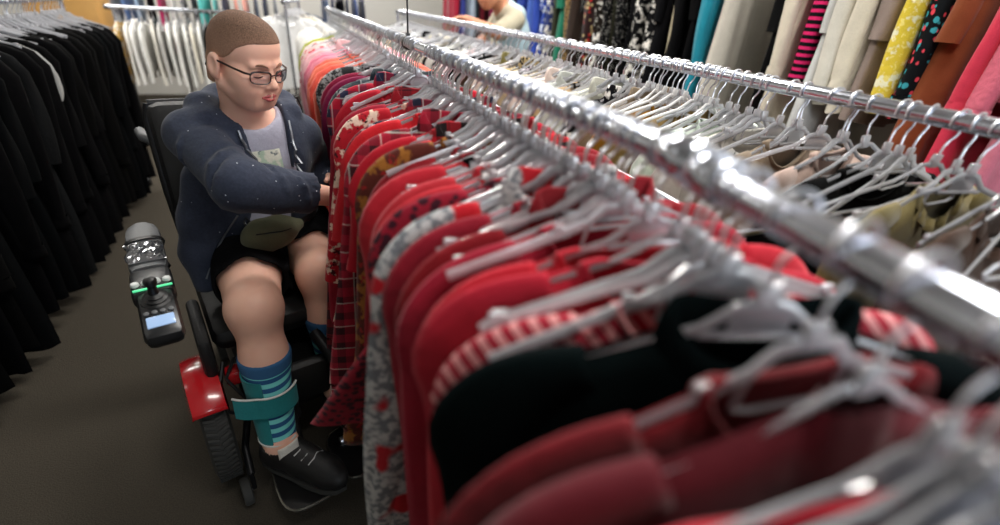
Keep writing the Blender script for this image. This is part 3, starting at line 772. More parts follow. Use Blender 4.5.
# ------------------------------------------------------------------ right wall rail (high)
WX, WZ = 2.42, 1.98
b = MB(); b.tube([(0, 0, 0), (0, 5.6, 0)], .016, 16)
o = link('wall_rail', b.mesh('wall_rail'), CHROME); tag(o, 'high chrome rail of dresses and blouses along the right wall', 'clothes rail'); o.location = (WX, .5, WZ)
for y in (.1, 1.9, 3.7, 5.5):
    b = MB(); b.tube([(0, y, 0), (X1 - WX - .004, y, 0)], .01, 10); b.lathe([(.03, 0), (.03, .006)], Matrix.Translation((X1 - WX - .007, y, 0)) @ Matrix.Rotation(PI / 2, 4, 'Y'), 14)
    link('bracket', b.mesh('bracket'), CHROME, o)
LONG = dict(L=1.15, Wh=.26)
W_ = [
 (.84, 'dusty rose', (196, 110, 130), 'plain', 'dress', LONG), (.92, 'rose pink', (206, 100, 120), 'crinkle', 'blouse', dict(L=.7)),
 (1.0, 'raspberry red', (206, 52, 76), 'plain', 'dress', LONG), (1.1, 'rust brown', (132, 66, 34), 'plain', 'dress', LONG), (1.19, 'black multicolour floral', (20, 22, 24), 'floral', 'blouse', dict(L=.8)),
 (1.28, 'yellow and white floral', (222, 196, 60), 'print', 'blouse', dict(L=.72, slw=.06)), (1.36, 'mauve grey', (140, 124, 116), 'plain', 'blouse', dict(L=.86)), (1.44, 'cream', (214, 206, 188), 'plain', 'blouse', dict(L=.84)), (1.52, 'ivory', (206, 202, 190), 'plain', 'blouse', dict(L=.82)),
 (1.6, 'pale grey', (196, 196, 194), 'plain', 'dress', LONG), (1.68, 'black and pink striped', (18, 18, 20), 'hstripe2', 'top', dict(L=.8)), (1.76, 'oatmeal', (200, 190, 172), 'crinkle', 'dress', LONG), (1.86, 'black', (12, 12, 13), 'plain', 'dress', LONG),
 (2.2, 'pale stone', (196, 190, 178), 'plain', 'dress', dict(L=1.25, Wh=.25, sleeve=None, T=.035)), (2.32, 'teal', (24, 130, 150), 'plain', 'dress', dict(L=1.2, W=.215, Wh=.275)), (2.42, 'black', (12, 12, 13), 'plain', 'dress', LONG), (2.54, 'black with cream edge', (13, 13, 14), 'plain', 'dress', LONG), (2.62, 'beige', (190, 178, 150), 'plain', 'dress', dict(L=1.1, sleeve=None, Wh=.2, W=.2)), (2.7, 'black', (14, 14, 16), 'plain', 'dress', LONG),
 (2.8, 'black and white print', (18, 18, 20), 'print', 'dress', LONG), (2.9, 'black and white floral', (20, 20, 22), 'print', 'dress', LONG), (3.0, 'black', (12, 12, 14), 'plain', 'dress', LONG), (3.1, 'black dotted', (14, 14, 16), 'dots', 'dress', LONG), (3.2, 'olive black', (30, 30, 20), 'plain', 'dress', LONG),
 (3.3, 'black spotted', (14, 14, 16), 'dots', 'dress', LONG), (3.4, 'black and tan', (28, 22, 18), 'print', 'dress', LONG), (3.5, 'red floral', (40, 16, 16), 'floral', 'dress', LONG), (3.6, 'black speckled', (16, 16, 18), 'dots', 'dress', LONG), (3.72, 'brown', (44, 30, 22), 'plain', 'dress', LONG),
 (3.84, 'tan spotted', (150, 120, 74), 'leopard', 'dress', LONG), (3.96, 'emerald green', (24, 110, 84), 'plain', 'dress', LONG), (4.08, 'olive', (48, 50, 34), 'plain', 'dress', LONG), (4.2, 'white and navy print', (40, 56, 120), 'print', 'dress', LONG), (4.34, 'blue print', (44, 70, 160), 'print', 'dress', LONG),
 (4.46, 'royal blue', (44, 70, 158), 'plain', 'dress', LONG), (4.58, 'cornflower blue', (70, 100, 180), 'plain', 'dress', LONG), (4.7, 'cobalt blue', (40, 62, 150), 'plain', 'dress', LONG), (4.82, 'blue', (56, 84, 166), 'crinkle', 'dress', LONG), (4.94, 'navy', (26, 34, 70), 'plain', 'dress', LONG),
 (5.06, 'indigo', (40, 44, 100), 'plain', 'dress', LONG), (5.18, 'purple', (80, 30, 90), 'plain', 'dress', LONG), (5.3, 'violet', (96, 40, 104), 'plain', 'dress', LONG), (5.42, 'plum purple', (90, 24, 66), 'plain', 'dress', LONG), (5.54, 'berry', (120, 24, 60), 'plain', 'dress', LONG)]
ordn = {}
for i, (y, d, c, pat, cat, kw) in enumerate(W_):
    ordn[d] = ordn.get(d, 0) + 1
    c2, c3 = (236, 232, 224), (14, 14, 14)
    if pat == 'hstripe2': pat, c2 = 'hstripe', (206, 40, 100)
    if d.startswith('black multi'): c2, c3 = (214, 70, 84), (60, 150, 160)
    if d.startswith('yellow'): c2, c3 = (238, 234, 200), (236, 218, 120)
    if d.startswith('red floral'): c2, c3 = (180, 30, 30), (190, 170, 120)
    if d == 'blue print': c2 = (210, 220, 240)
    kk = dict(sleeve='long' if i % 3 else 'mid', T=.032, amp=.014, nu=22, nt=12); kk.update(kw)
    nb = W_[i - 1][1] if i else None; na = W_[i + 1][1] if i + 1 < len(W_) else None
    lab = '%s %s on right wall rail' % (d, cat) + (' between %s and %s' % (nb, na) if nb and na else ', nearest the viewer' if na else ', farthest from the viewer')
    hung(WX, y, WZ, R_.uniform(-.12, .12), F(c, pat, c2, c3, 1.3 if pat == 'print' else .75 if pat == 'floral' else 1.0), lab, cat, 'clothes on the right wall rail', 720 + i, hkind='frosted', hseen=False,
         hlabel='hanger of %s' % d + (' after %s on right wall' % nb if nb else ' nearest on right wall'), **kk)

# sign pole clipped to the front rail
b = MB(); b.tube([(0, 0, .012), (0, 0, .9)], .0028, 8)
o = link('sign_pole', b.mesh('sign_pole'), DARKM); tag(o, 'thin dark vertical pole rising from the front rail', 'pole'); o.location = (X_A, 1.62, RZ)
b = MB(); b.lathe([(.018, -.01), (.0205, -.009), (.0205, .009), (.018, .01)], Matrix.Rotation(-PI / 2, 4, 'X'), 16); b.box((0, 0, .022), (.012, .012, .012))
link('clamp', b.mesh('clamp'), BLACKP, o)
place_hangers()
# ------------------------------------------------------------------ implicit surfaces for people, clothing and soft things
class Field:
    def __init__(s, xs, ys, zs):
        s.ax = [np.asarray(a, np.float32) for a in (xs, ys, zs)]
        s.F = np.full((len(s.ax[0]), len(s.ax[1]), len(s.ax[2])), .3, np.float32)
    def _sub(s, lo, hi):
        sl = []
        for i in range(3):
            a = int(np.searchsorted(s.ax[i], lo[i])); b = int(np.searchsorted(s.ax[i], hi[i]))
            sl.append(slice(max(0, a - 1), min(len(s.ax[i]), b + 1)))
        return tuple(sl)
    def grid(s, sl):
        return np.meshgrid(s.ax[0][sl[0]], s.ax[1][sl[1]], s.ax[2][sl[2]], indexing='ij')
    def _op(s, lo, hi, fn, k, mode):
        m = k * 1.5 + .02
        sl = s._sub([v - m for v in lo], [v + m for v in hi])
        X, Y, Z = s.grid(sl)
        if X.size == 0: return
        d = fn(X, Y, Z).astype(np.float32); A = s.F[sl]
        if mode == 'sub': A = -A
        h = np.clip(.5 + .5 * (A - d) / k, 0, 1)
        r = A * (1 - h) + d * h - k * h * (1 - h)
        s.F[sl] = -r if mode == 'sub' else r
    def cone(s, a, b, ra, rb, k=.012, mode='add'):
        a, b = np.array(a, float), np.array(b, float); ab = b - a; L2 = max(1e-9, ab.dot(ab))
        def fn(X, Y, Z):
            px, py, pz = X - a[0], Y - a[1], Z - a[2]
            t = np.clip((px * ab[0] + py * ab[1] + pz * ab[2]) / L2, 0, 1)
            return np.sqrt((px - t * ab[0]) ** 2 + (py - t * ab[1]) ** 2 + (pz - t * ab[2]) ** 2) - (ra + t * (rb - ra))
        r = max(ra, rb)
        s._op(np.minimum(a, b) - r, np.maximum(a, b) + r, fn, k, mode)
    def chain(s, pts, rs, k=.012, mode='add'):
        for i in range(len(pts) - 1): s.cone(pts[i], pts[i + 1], rs[i], rs[i + 1], k, mode)
    def ell(s, c, r, M=None, k=.015, mode='add'):
        """M rows: the three local axes in world space"""
        c = np.array(c, float); r = np.array(r, float); M = np.eye(3) if M is None else np.array(M, float)
        def fn(X, Y, Z):
            p = [X - c[0], Y - c[1], Z - c[2]]
            q = [M[i][0] * p[0] + M[i][1] * p[1] + M[i][2] * p[2] for i in range(3)]
            k0 = np.sqrt(sum((q[i] / r[i]) ** 2 for i in range(3))); k1 = np.sqrt(sum((q[i] / r[i] ** 2) ** 2 for i in range(3))) + 1e-9
            return k0 * (k0 - 1) / k1
        R = r.max()
        s._op(c - R, c + R, fn, k, mode)
    def cut(s, lo, hi, fn, k=.006):
        """remove the region where fn < 0"""
        s._op(lo, hi, fn, k, 'sub')
    def mesh(s, name, smooth_it=1):
        F = s.F; nx, ny, nz = F.shape; I = F < 0
        c = np.zeros((nx - 1, ny - 1, nz - 1), np.int8)
        for dx in (0, 1):
            for dy in (0, 1):
                for dz in (0, 1): c += I[dx:nx - 1 + dx, dy:ny - 1 + dy, dz:nz - 1 + dz]
        act = (c > 0) & (c < 8)
        ii = np.argwhere(act)
        idx = np.full(act.shape, -1, np.int32); idx[act] = np.arange(len(ii))
        P = np.zeros((len(ii), 3)); W = np.zeros(len(ii))
        ax = s.ax
        cor = [(0, 0, 0), (1, 0, 0), (0, 1, 0), (1, 1, 0), (0, 0, 1), (1, 0, 1), (0, 1, 1), (1, 1, 1)]
        edges = [(0, 1), (2, 3), (4, 5), (6, 7), (0, 2), (1, 3), (4, 6), (5, 7), (0, 4), (1, 5), (2, 6), (3, 7)]
        for (e0, e1) in edges:
            a = ii + np.array(cor[e0]); b = ii + np.array(cor[e1])
            fa = F[a[:, 0], a[:, 1], a[:, 2]]; fb = F[b[:, 0], b[:, 1], b[:, 2]]
            m = (fa < 0) != (fb < 0)
            t = np.where(m, fa / np.where(np.abs(fa - fb) < 1e-12, 1, fa - fb), 0)
            for d in range(3):
                pa, pb = ax[d][a[:, d]], ax[d][b[:, d]]
                P[:, d] += np.where(m, pa + t * (pb - pa), 0)
            W += m
        P /= W[:, None]
        Q = []
        for d in range(3):
            sh = [slice(None)] * 3; s2 = [slice(None)] * 3
            sh[d] = slice(0, -1); s2[d] = slice(1, None)
            cr = I[tuple(sh)] != I[tuple(s2)]
            e = np.argwhere(cr)
            u, v = (d + 1) % 3, (d + 2) % 3
            lim = [nx, ny, nz]
            ok = (e[:, u] > 0) & (e[:, v] > 0) & (e[:, u] < lim[u] - 1) & (e[:, v] < lim[v] - 1)
            e = e[ok]
            def at(du, dv):
                q = e.copy(); q[:, u] += du; q[:, v] += dv; return idx[q[:, 0], q[:, 1], q[:, 2]]
            q = np.stack([at(-1, -1), at(0, -1), at(0, 0), at(-1, 0)], 1)
            ins = I[e[:, 0], e[:, 1], e[:, 2]]
            q[~ins] = q[~ins][:, ::-1]
            Q.append(q)
        Q = np.concatenate(Q); Q = Q[(Q >= 0).all(1)]
        for _ in range(smooth_it):
            S = np.zeros_like(P); n = np.zeros(len(P))
            for a in range(4):
                for b in ((a + 1) % 4, (a + 3) % 4):
                    np.add.at(S, Q[:, a], P[Q[:, b]]); np.add.at(n, Q[:, a], 1)
            n[n == 0] = 1
            P = P * .5 + .5 * S / n[:, None]
        me = bpy.data.meshes.new(name)
        me.vertices.add(len(P)); me.vertices.foreach_set('co', P.astype(np.float32).ravel())
        me.loops.add(Q.size); me.loops.foreach_set('vertex_index', Q.astype(np.int32).ravel())
        me.polygons.add(len(Q)); me.polygons.foreach_set('loop_start', np.arange(0, Q.size, 4, dtype=np.int32))
        me.polygons.foreach_set('use_smooth', np.ones(len(Q), bool))
        me.update(calc_edges=True); me.validate(); me['s'] = 1
        return me

def axis(lo, hi, step, fine=()):
    """coordinates from lo to hi, finer inside each (a, b, step)"""
    v, out = lo, []
    while v < hi:
        out.append(v); st = step
        for (a, b, f) in fine:
            if a - step < v < b: st = min(st, f)
        v += st
    out.append(hi); return np.array(out)

def skin_mat(name, rgb):
    m, nt, b = new_mat(name); N, Lk = nt.nodes.new, nt.links.new
    tc = N('ShaderNodeTexCoord')
    n = N('ShaderNodeTexNoise'); n.inputs['Scale'].default_value = 18; n.inputs['Detail'].default_value = 5; Lk(tc.outputs['Object'], n.inputs['Vector'])
    mx = N('ShaderNodeMix'); mx.data_type = 'RGBA'
    mx.inputs[6].default_value = lin((rgb[0] - 8, rgb[1] - 16, rgb[2] - 16)); mx.inputs[7].default_value = lin((min(255, rgb[0] + 6), rgb[1] + 8, rgb[2] + 8))
    Lk(n.outputs['Fac'], mx.inputs[0]); Lk(mx.outputs[2], b.inputs['Base Color'])
    b.inputs['Roughness'].default_value = .48; b.inputs['Specular IOR Level'].default_value = .4
    b.inputs['Subsurface Weight'].default_value = .12; b.inputs['Subsurface Radius'].default_value = (.01, .004, .002); b.inputs['Subsurface Scale'].default_value = .5
    n2 = N('ShaderNodeTexNoise'); n2.inputs['Scale'].default_value = 400; Lk(tc.outputs['Object'], n2.inputs['Vector'])
    bp = N('ShaderNodeBump'); bp.inputs['Strength'].default_value = .08; bp.inputs['Distance'].default_value = .001; Lk(n2.outputs['Fac'], bp.inputs['Height']); Lk(bp.outputs['Normal'], b.inputs['Normal'])
    return m

class Head:
    """a head in its own frame: r = the person's right, f = forward, u = up"""
    def __init__(s, C, yaw, pitch, sc=1.0):
        cy, sy, cp, sp = math.cos(yaw), math.sin(yaw), math.cos(pitch), math.sin(pitch)
        s.C = np.array(C); s.sc = sc
        s.f = np.array([sy * cp, -cy * cp, -sp]); s.r = np.array([-cy, -sy, 0.]); s.u = np.cross(s.r, s.f)
        s.M = np.array([s.r, s.f, s.u])
    def p(s, r, f, u): return s.C + s.sc * (r * s.r + f * s.f + u * s.u)
    def build(s, F):
        sc = s.sc; E = lambda c, r, k=.015, mode='add': F.ell(s.p(*c), np.array(r) * sc, s.M, k * sc, mode)
        Cn = lambda a, b, ra, rb, k=.012, mode='add': F.cone(s.p(*a), s.p(*b), ra * sc, rb * sc, k * sc, mode)
        E((0, -.004, .036), (.0745, .088, .084), .02)
        E((0, .030, .052), (.066, .062, .064), .02)
        E((0, .028, -.03), (.062, .064, .07), .02)
        for q in (-1, 1):
            Cn((q * .054, -.004, -.05), (q * .03, .048, -.080), .0225, .0225, .022)
            E((q * .034, .056, -.036), (.03, .029, .034), .035)
            E((q * .052, .04, -.018), (.018, .03, .02), .02)
            Cn((q * .012, .088, .02), (q * .042, .076, .019), .0095, .0085, .014)
        Cn((-.014, .062, -.089), (.014, .062, -.089), .0185, .0185, .025)
        E((0, .064, -.062), (.034, .021, .027), .02)
        # eye sockets, eyelids
        for q in (-1, 1):
            E((q * .032, .097, .0), (.017, .014, .0115), .012, 'sub')
            E((q * .032, .0735, .0008), (.0165, .0135, .0115), .004)
        # nose
        Cn((0, .084, .012), (0, .102, -.022), .0075, .0095, .010); E((0, .105, -.029), (.0110, .011, .0095), .010)
        for q in (-1, 1): E((q * .0125, .094, -.033), (.0075, .010, .0075), .006)
        # mouth
        Cn((-.017, .0875, -.0595), (0, .0935, -.0575), .0042, .0058, .006); Cn((0, .0935, -.0575), (.017, .0875, -.0595), .0058, .0042, .006)
        Cn((-.015, .0870, -.0665), (0, .0915, -.068), .0045, .0068, .006); Cn((0, .0915, -.068), (.015, .0870, -.0665), .0068, .0045, .006)
        Cn((-.021, .0915, -.0625), (.021, .0915, -.0625), .0012, .0012, .003, 'sub')
        
        # ears
        for q in (-1, 1):
            E((q * .0800, -.012, -.008), (.0100, .0195, .032), .005)
            E((q * .0905, -.007, -.004), (.0075, .0115, .020), .004, 'sub')
            E((q * .078, -.006, -.032), (.0065, .009, .010), .005)
    def hair(s, step=.003, off=.0016, line=None):
        C, sc = s.C, s.sc
        F = Field(*[np.arange(C[i] - .14 * sc, C[i] + .15 * sc, step) for i in range(3)])
        F.ell(s.p(0, -.004, .036), np.array((.0745 + off, .088 + off, .084 + off)) * sc, s.M, .02 * sc)
        F.ell(s.p(0, .030, .052), np.array((.066 + off, .062 + off, .064 + off)) * sc, s.M, .02 * sc)
        F.cone(s.p(0, -.05, -.02), s.p(0, -.052, -.075), (.054 + off) * sc, (.05 + off) * sc, .02 * sc)
        fx, ux = line or ([-.12, -.05, -.022, -.012, .012, .032, .05, .072, .1], [-.072, -.07, -.04, .012, .016, .03, .052, .068, .074])
        def fn(X, Y, Z):
            p = [X - C[0], Y - C[1], Z - C[2]]
            f = sum(s.f[i] * p[i] for i in range(3)) / sc; u = sum(s.u[i] * p[i] for i in range(3)) / sc
            return u - np.interp(f, fx, ux)
        F.cut(C - .2, C + .2, fn, .004)
        return F.mesh('hair')

def hand(F, W, d, up, n, sc=1.0, curl=.6, spread=.02, thumb=1):
    """W wrist, d pointing along the palm, up across the palm to the index side, n palm normal (fingers curl towards it)"""
    W, d, up, n = [np.array(v, float) for v in (W, d, up, n)]
    for v in (d, up, n): v /= np.linalg.norm(v)
    for i in range(4):
        k = W + d * .018 * sc + up * (.018 - .012 * i) * sc
        e = W + d * .082 * sc + up * (.031 - .0205 * i) * sc
        F.cone(k, e, .0155 * sc, .0115 * sc, .012)
    lens = [(.040, .025, .02), (.045, .028, .021), (.041, .026, .02), (.032, .02, .017)]
    for i, L in enumerate(lens):
        p = W + d * .084 * sc + up * (.031 - .0205 * i) * sc; a = curl * .45; dirv = d
        dd = d + up * (1.5 - i) * spread * 3
        for j, l in enumerate(L):
            v = dd * math.cos(a) + n * math.sin(a); v /= np.linalg.norm(v)
            q = p + v * l * sc
            F.cone(p, q, (.0098 - .0009 * j) * sc, (.0090 - .0009 * j) * sc, .004); p = q; a += curl * (.8 - .1 * j)
    b = W + d * .025 * sc + up * .022 * sc
    v = d * .65 + up * .7 + n * .25; v /= np.linalg.norm(v)
    m = b + v * .038 * sc; F.cone(b, m, .0145 * sc, .011 * sc, .012)
    v2 = d * .85 + up * .25 + n * .45; v2 /= np.linalg.norm(v2)
    m2 = m + v2 * .03 * sc; F.cone(m, m2, .0105 * sc, .0095 * sc, .004)
    m3 = m2 + (v2 + n * .2) * .022 * sc; F.cone(m2, m3, .0095 * sc, .0078 * sc, .004)

# ------------------------------------------------------------------ the seated shopper
yt = math.radians(22)
ft = np.array([math.sin(yt), -math.cos(yt), 0]); rt = np.array([-math.cos(yt), -math.sin(yt), 0]); ut = np.array([0, 0, 1.])
tilt_ = math.radians(16)
ft2 = ft * math.cos(tilt_) - ut * math.sin(tilt_); ut2 = ut * math.cos(tilt_) + ft * math.sin(tilt_)
MT = [rt, ft2, ut2]; MB_ = [rt, ft, ut]
HD = Head((-.103, 1.515, 1.203), math.radians(44), math.radians(14))
NB = (-.125, 1.575, 1.035)
SR, ER, WR = np.array((-.262, 1.515, 1.01)), np.array((-.148, 1.315, .932)), np.array((.072, 1.415, .845))
SL, EL, WL = np.array((.012, 1.65, .965)), np.array((.062, 1.83, .82)), np.array((.085, 1.66, .80))
HR, KR, AR = np.array((-.215, 1.74, .60)), np.array((-.172, 1.285, .575)), np.array((-.160, 1.125, .20))
HL, KL, AL = np.array((-.03, 1.78, .60)), np.array((.018, 1.435, .575)), np.array((.022, 1.29, .21))

def torso(F, o, k=.04):
    F.ell((-.115, 1.605, .93), (.165 + o, .105 + o, .165 + o), MT, k)
    F.ell((-.045, 1.565, .90), (.055 + o, .055 + o, .06 + o), MT, k); F.ell((-.155, 1.53, .90), (.055 + o, .055 + o, .06 + o), MT, k)
    F.ell((-.14, 1.67, .77), (.185 + o, .125 + o, .18 + o), MB_, k)
    F.ell((-.135, 1.735, .63), (.20 + o, .14 + o, .10 + o), MB_, k)
def shoulders(F, o, k=.03):
    F.cone(NB, SR + (0, 0, .008), .05 + o, .05 + o, k); F.cone(NB, SL + (0, 0, .008), .05 + o, .05 + o, k)

fx = [(-.22, .03, .0026), (.04, .16, .004)]; fy = [(1.37, 1.65, .0026)]; fz = [(1.07, 1.33, .0026), (.77, .9, .004)]
B = Field(axis(-.36, .18, .0075, fx), axis(.98, 1.96, .0075, fy), axis(.12, 1.335, .0075, fz))
torso(B, -.014); shoulders(B, -.012)
B.cone(NB, HD.p(0, -.025, -.035), .060, .055, .025); B.ell(HD.p(0, .03, -.085), (.045, .04, .03), HD.M, .03)
B.chain([SR, ER, WR], [.052, .043, .029], .02); B.chain([SL, EL, WL], [.05, .042, .029], .02)
B.cone(ER * .6 + WR * .4, ER * .35 + WR * .65, .042, .036, .02)
for (h, kn, a) in ((HR, KR, AR), (HL, KL, AL)):
    B.chain([h, h * .45 + kn * .55, kn], [.098, .09, .073], .03)
    B.ell(kn + (0, -.008, .008), (.066, .066, .066), None, .03)
    B.chain([kn, kn * .62 + a * .38 + (0, .022, 0), a], [.064, .062, .04], .03)
    fd = np.array((.74, -.67, 0)) if h is HR else np.array((.45, -.89, 0)); B.cone(a, a + fd * .11 + (0, 0, -.05), .04, .03, .03); B.cone(a, a - fd * .03 + (0, 0, -.04), .036, .03, .02)
HD.build(B)
hand(B, WR, (.93, .12, -.22), (-.15, -.45, .9), (.35, -.15, -.9), 1.0, .75)
hand(B, WL, (.35, -.9, -.1), (-.2, .0, 1), (-.85, -.3, -.2), 1.0, .6)
SKIN = skin_mat('skin_fair', (236, 188, 166))
person = empty('person', (-.115, 1.745, .55)); tag(person, 'seated person with buzz cut, glasses and navy speckled hoodie reaching into the red tops', 'person')
def child(o, p):
    """parent without moving"""
    o.parent = p; o.matrix_parent_inverse = Matrix.Translation(-p.location) if p.rotation_euler.z == 0 else (Matrix.Translation(p.location) @ Matrix.Rotation(p.rotation_euler.z, 4, 'Z')).inverted()
    return o
child(link('body', B.mesh('body'), SKIN), person)

# lips, brows, eyes
LF = Field(*[np.arange(HD.p(0, .09, -.063)[i] - .035, HD.p(0, .09, -.063)[i] + .035, .0012) for i in range(3)])
o_ = .0016
for q in (-1, 1):
    LF.cone(HD.p(q * .0205, .0895, -.0605), HD.p(q * .006, .0942, -.0572), .0034, .0050, .003)
    LF.cone(HD.p(q * .0205, .0895, -.0625), HD.p(q * .005, .0935, -.0668), .0034, .0060, .003)
LF.cone(HD.p(-.006, .0942, -.0572), HD.p(.006, .0942, -.0572), .0050, .0050, .003); LF.cone(HD.p(-.006, .0937, -.0668), HD.p(.006, .0937, -.0668), .0060, .0060, .003)
LF.chain([HD.p(-.021, .0935, -.0618), HD.p(0, .1015, -.0622), HD.p(.021, .0935, -.0618)], [.0011, .0014, .0011], .0015, 'sub')
child(link('lips', LF.mesh('lips'), simple('lip_pink', (190, 92, 92), .4, noise=.1, nscale=90), label='pink closed lips'), person)
hair_m, nt_, bs = new_mat('hair_brown_stubble')
def stubble(nt, b, H):
    N, Lk = nt.nodes.new, nt.links.new
    tc = N('ShaderNodeTexCoord'); v1 = N('ShaderNodeVectorMath'); v1.operation = 'SUBTRACT'; v1.inputs[1].default_value = tuple(H.C); Lk(tc.outputs['Object'], v1.inputs[0])
    dt = N('ShaderNodeVectorMath'); dt.operation = 'DOT_PRODUCT'; dt.inputs[1].default_value = tuple(H.u); Lk(v1.outputs[0], dt.inputs[0])
    n = N('ShaderNodeTexNoise'); n.inputs['Scale'].default_value = 480; n.inputs['Detail'].default_value = 3; Lk(tc.outputs['Object'], n.inputs['Vector'])
    n2 = N('ShaderNodeTexNoise'); n2.inputs['Scale'].default_value = 30; Lk(tc.outputs['Object'], n2.inputs['Vector'])
    mr = N('ShaderNodeMapRange'); mr.inputs[1].default_value = .0; mr.inputs[2].default_value = .10; mr.inputs[3].default_value = .24; mr.inputs[4].default_value = .84; Lk(dt.outputs['Value'], mr.inputs[0])
    a = N('ShaderNodeMath'); a.operation = 'MULTIPLY_ADD'; a.inputs[1].default_value = .75; Lk(n.outputs['Fac'], a.inputs[0]); Lk(mr.outputs[0], a.inputs[2])
    a2 = N('ShaderNodeMath'); a2.operation = 'ADD'; a2.use_clamp = True; a2.inputs[1].default_value = -.36; Lk(a.outputs[0], a2.inputs[0])
    mx = N('ShaderNodeMix'); mx.data_type = 'RGBA'; mx.inputs[6].default_value = lin((206, 162, 136)); mx.inputs[7].default_value = lin((60, 44, 34)); Lk(a2.outputs[0], mx.inputs[0])
    Lk(mx.outputs[2], b.inputs['Base Color']); b.inputs['Roughness'].default_value = .85; b.inputs['Specular IOR Level'].default_value = .2
    bp = N('ShaderNodeBump'); bp.inputs['Strength'].default_value = .4; bp.inputs['Distance'].default_value = .002; Lk(n.outputs['Fac'], bp.inputs['Height']); Lk(bp.outputs['Normal'], b.inputs['Normal'])
stubble(nt_, bs, HD)
brow_m = simple('brow_brown', (120, 84, 64), .8)
hair = child(link('hair', HD.hair(), hair_m, label='buzz-cut brown hair'), person)
eye_m = simple('eye_white', (216, 206, 200), .2); lash_m = simple('lash_brown', (46, 30, 26), .7)
for q in (-1, 1):
    b = MB(); b.tube([HD.p(q * (.014 + .034 * t), .0985 - .020 * t ** 1.6, .0185 + .007 * math.sin(PI * min(1, t * .9)) - .004 * t) for t in [i / 8 for i in range(9)]], [.0012, .0022, .0026, .0028, .0027, .0024, .002, .0016, .0008], 8)
    child(link('eyebrow', b.mesh('eyebrow'), brow_m), person)
    b = MB(); b.tube([HD.p(q * (.0175 + .03 * t), .0862 + .0035 * math.sin(PI * t) - .007 * t, -.0062 - .003 * math.sin(PI * t)) for t in [i / 8 for i in range(9)]], [.0008, .0016, .0019, .0019, .0019, .0019, .0017, .0014, .0007], 6)
    child(link('eyelash', b.mesh('eyelash'), lash_m), person)
# glasses
gl_m = simple('glasses_dark', (40, 26, 24), .3)
lens_m = clear_plastic('spectacle_lens', .0, (253, 253, 255), ior=1.12, base=.02)
g = empty('glasses', tuple(HD.p(0, .11, 0))); child(g, person)
g_c = lambda nm, me, mt: child(link(nm, me, mt), g)
def lens_loop(q, s=1.0, n=28):
    out = []
    for i in range(n):
        a = 2 * PI * i / n; ca, sa = math.cos(a), math.sin(a)
        x = .0255 * s * math.copysign(abs(ca) ** .6, ca); z = .0155 * s * math.copysign(abs(sa) ** .65, sa)
        out.append(HD.p(q * .0335 + x, .1065 - .9 * max(0, abs(q * .0335 + x) - .02) ** 1.25 - .004, -.006 + z))
    return out
g.matrix_parent_inverse = Matrix.Translation(-person.location)
for q in (-1, 1):
    b = MB(); b.tube(lens_loop(q), .0016, 8, closed=True); lp = lens_loop(q)
    b.tube(lp[1:14], .0024, 8)
    fr_ = g_c('rim', b.mesh('rim'), gl_m)
    b = MB(); L1 = lens_loop(q, .97); c0 = sum((Vector(p) for p in L1), Vector()) / len(L1); fv = Vector(HD.f) * .0009
    n = len(L1); V = [Vector(p) + fv for p in L1] + [c0 + fv * 1.6] + [Vector(p) - fv for p in L1] + [c0 - fv * .2]
    b.add(V, [(i, (i + 1) % n, n) for i in range(n)] + [(n + 1 + (i + 1) % n, n + 1 + i, 2 * n + 1) for i in range(n)] + [(i, n + 1 + i, n + 1 + (i + 1) % n, (i + 1) % n) for i in range(n)])
    g_c('lens', b.mesh('lens'), lens_m)
    b = MB(); b.tube([HD.p(q * .059, .087, .002), HD.p(q * .070, .078, .004), HD.p(q * .0765, .05, .006), HD.p(q * .0805, .015, .008), HD.p(q * .0835, -.012, .009), HD.p(q * .082, -.03, -.002), HD.p(q * .078, -.042, -.018)], 1, 8, flat=(.0028, .0013), side=tuple(HD.u))
    g_c('temple_arm', b.mesh('temple_arm'), gl_m)
b = MB(); b.tube([HD.p(-.009, .104, -.001), HD.p(0, .107, .002), HD.p(.009, .104, -.001)], .0018, 8); g_c('bridge', b.mesh('bridge'), gl_m)

# t-shirt
tee_m = F((166, 166, 182)); tee_m.name = 'grey_jersey'
T = Field(axis(-.36, .12, .007), axis(1.42, 1.92, .007), axis(.56, 1.12, .007))
torso(T, -.004); shoulders(T, -.004)
T.ell(np.array(NB) + (.012, -.03, .055), (.078, .08, .068), MT, .008, 'sub')
T.cone((-.125, 1.60, .97), (-.11, 1.55, 1.14), .055, .075, .006, 'sub')
tee = child(link('t_shirt', T.mesh('t_shirt'), tee_m), person)
def front_pt(a, z, off=.0):
    """point on the front of the t-shirt at sideways offset a (person's right) and height z, by marching to the surface"""
    base = np.array((-.085, 1.40, z)) + rt * a
    prev = None
    for i in range(200):
        p = base - ft * (i * .002)
        q = [int(np.clip(np.searchsorted(T.ax[j], p[j]), 0, len(T.ax[j]) - 1)) for j in range(3)]
        if T.F[q[0], q[1], q[2]] < 0: return p + ft * off
    return base
# printed panel and lettering on the shirt
def on_shirt(name, us, zs, off, mat, label=None):
    b = MB(); V = []; n, m = len(us), len(zs)
    for z in zs:
        for u in us: V.append(front_pt(u, z, off))
    A = np.array(V).reshape(m, n, 3)
    for _ in range(4):
        B2 = A.copy(); B2[:, 1:-1] = (A[:, :-2] + A[:, 2:]) / 2; A = B2
        if m > 2: B2 = A.copy(); B2[1:-1] = (A[:-2] + A[2:]) / 2; A = B2
    V2 = [tuple(p) for p in A.reshape(-1, 3)]
    b.add(V2, [(j * n + i, j * n + i + 1, (j + 1) * n + i + 1, (j + 1) * n + i) for j in range(m - 1) for i in range(n - 1)])
    return link(name, b.mesh(name), mat, label=label), A
pan, PA = on_shirt('printed_panel', np.linspace(.075, -.075, 16), np.linspace(.84, .968, 14), .006, F((214, 214, 200), 'print', (176, 196, 176), (120, 130, 130), 1.2), 'cream printed panel on grey t-shirt'); child(pan, tee)
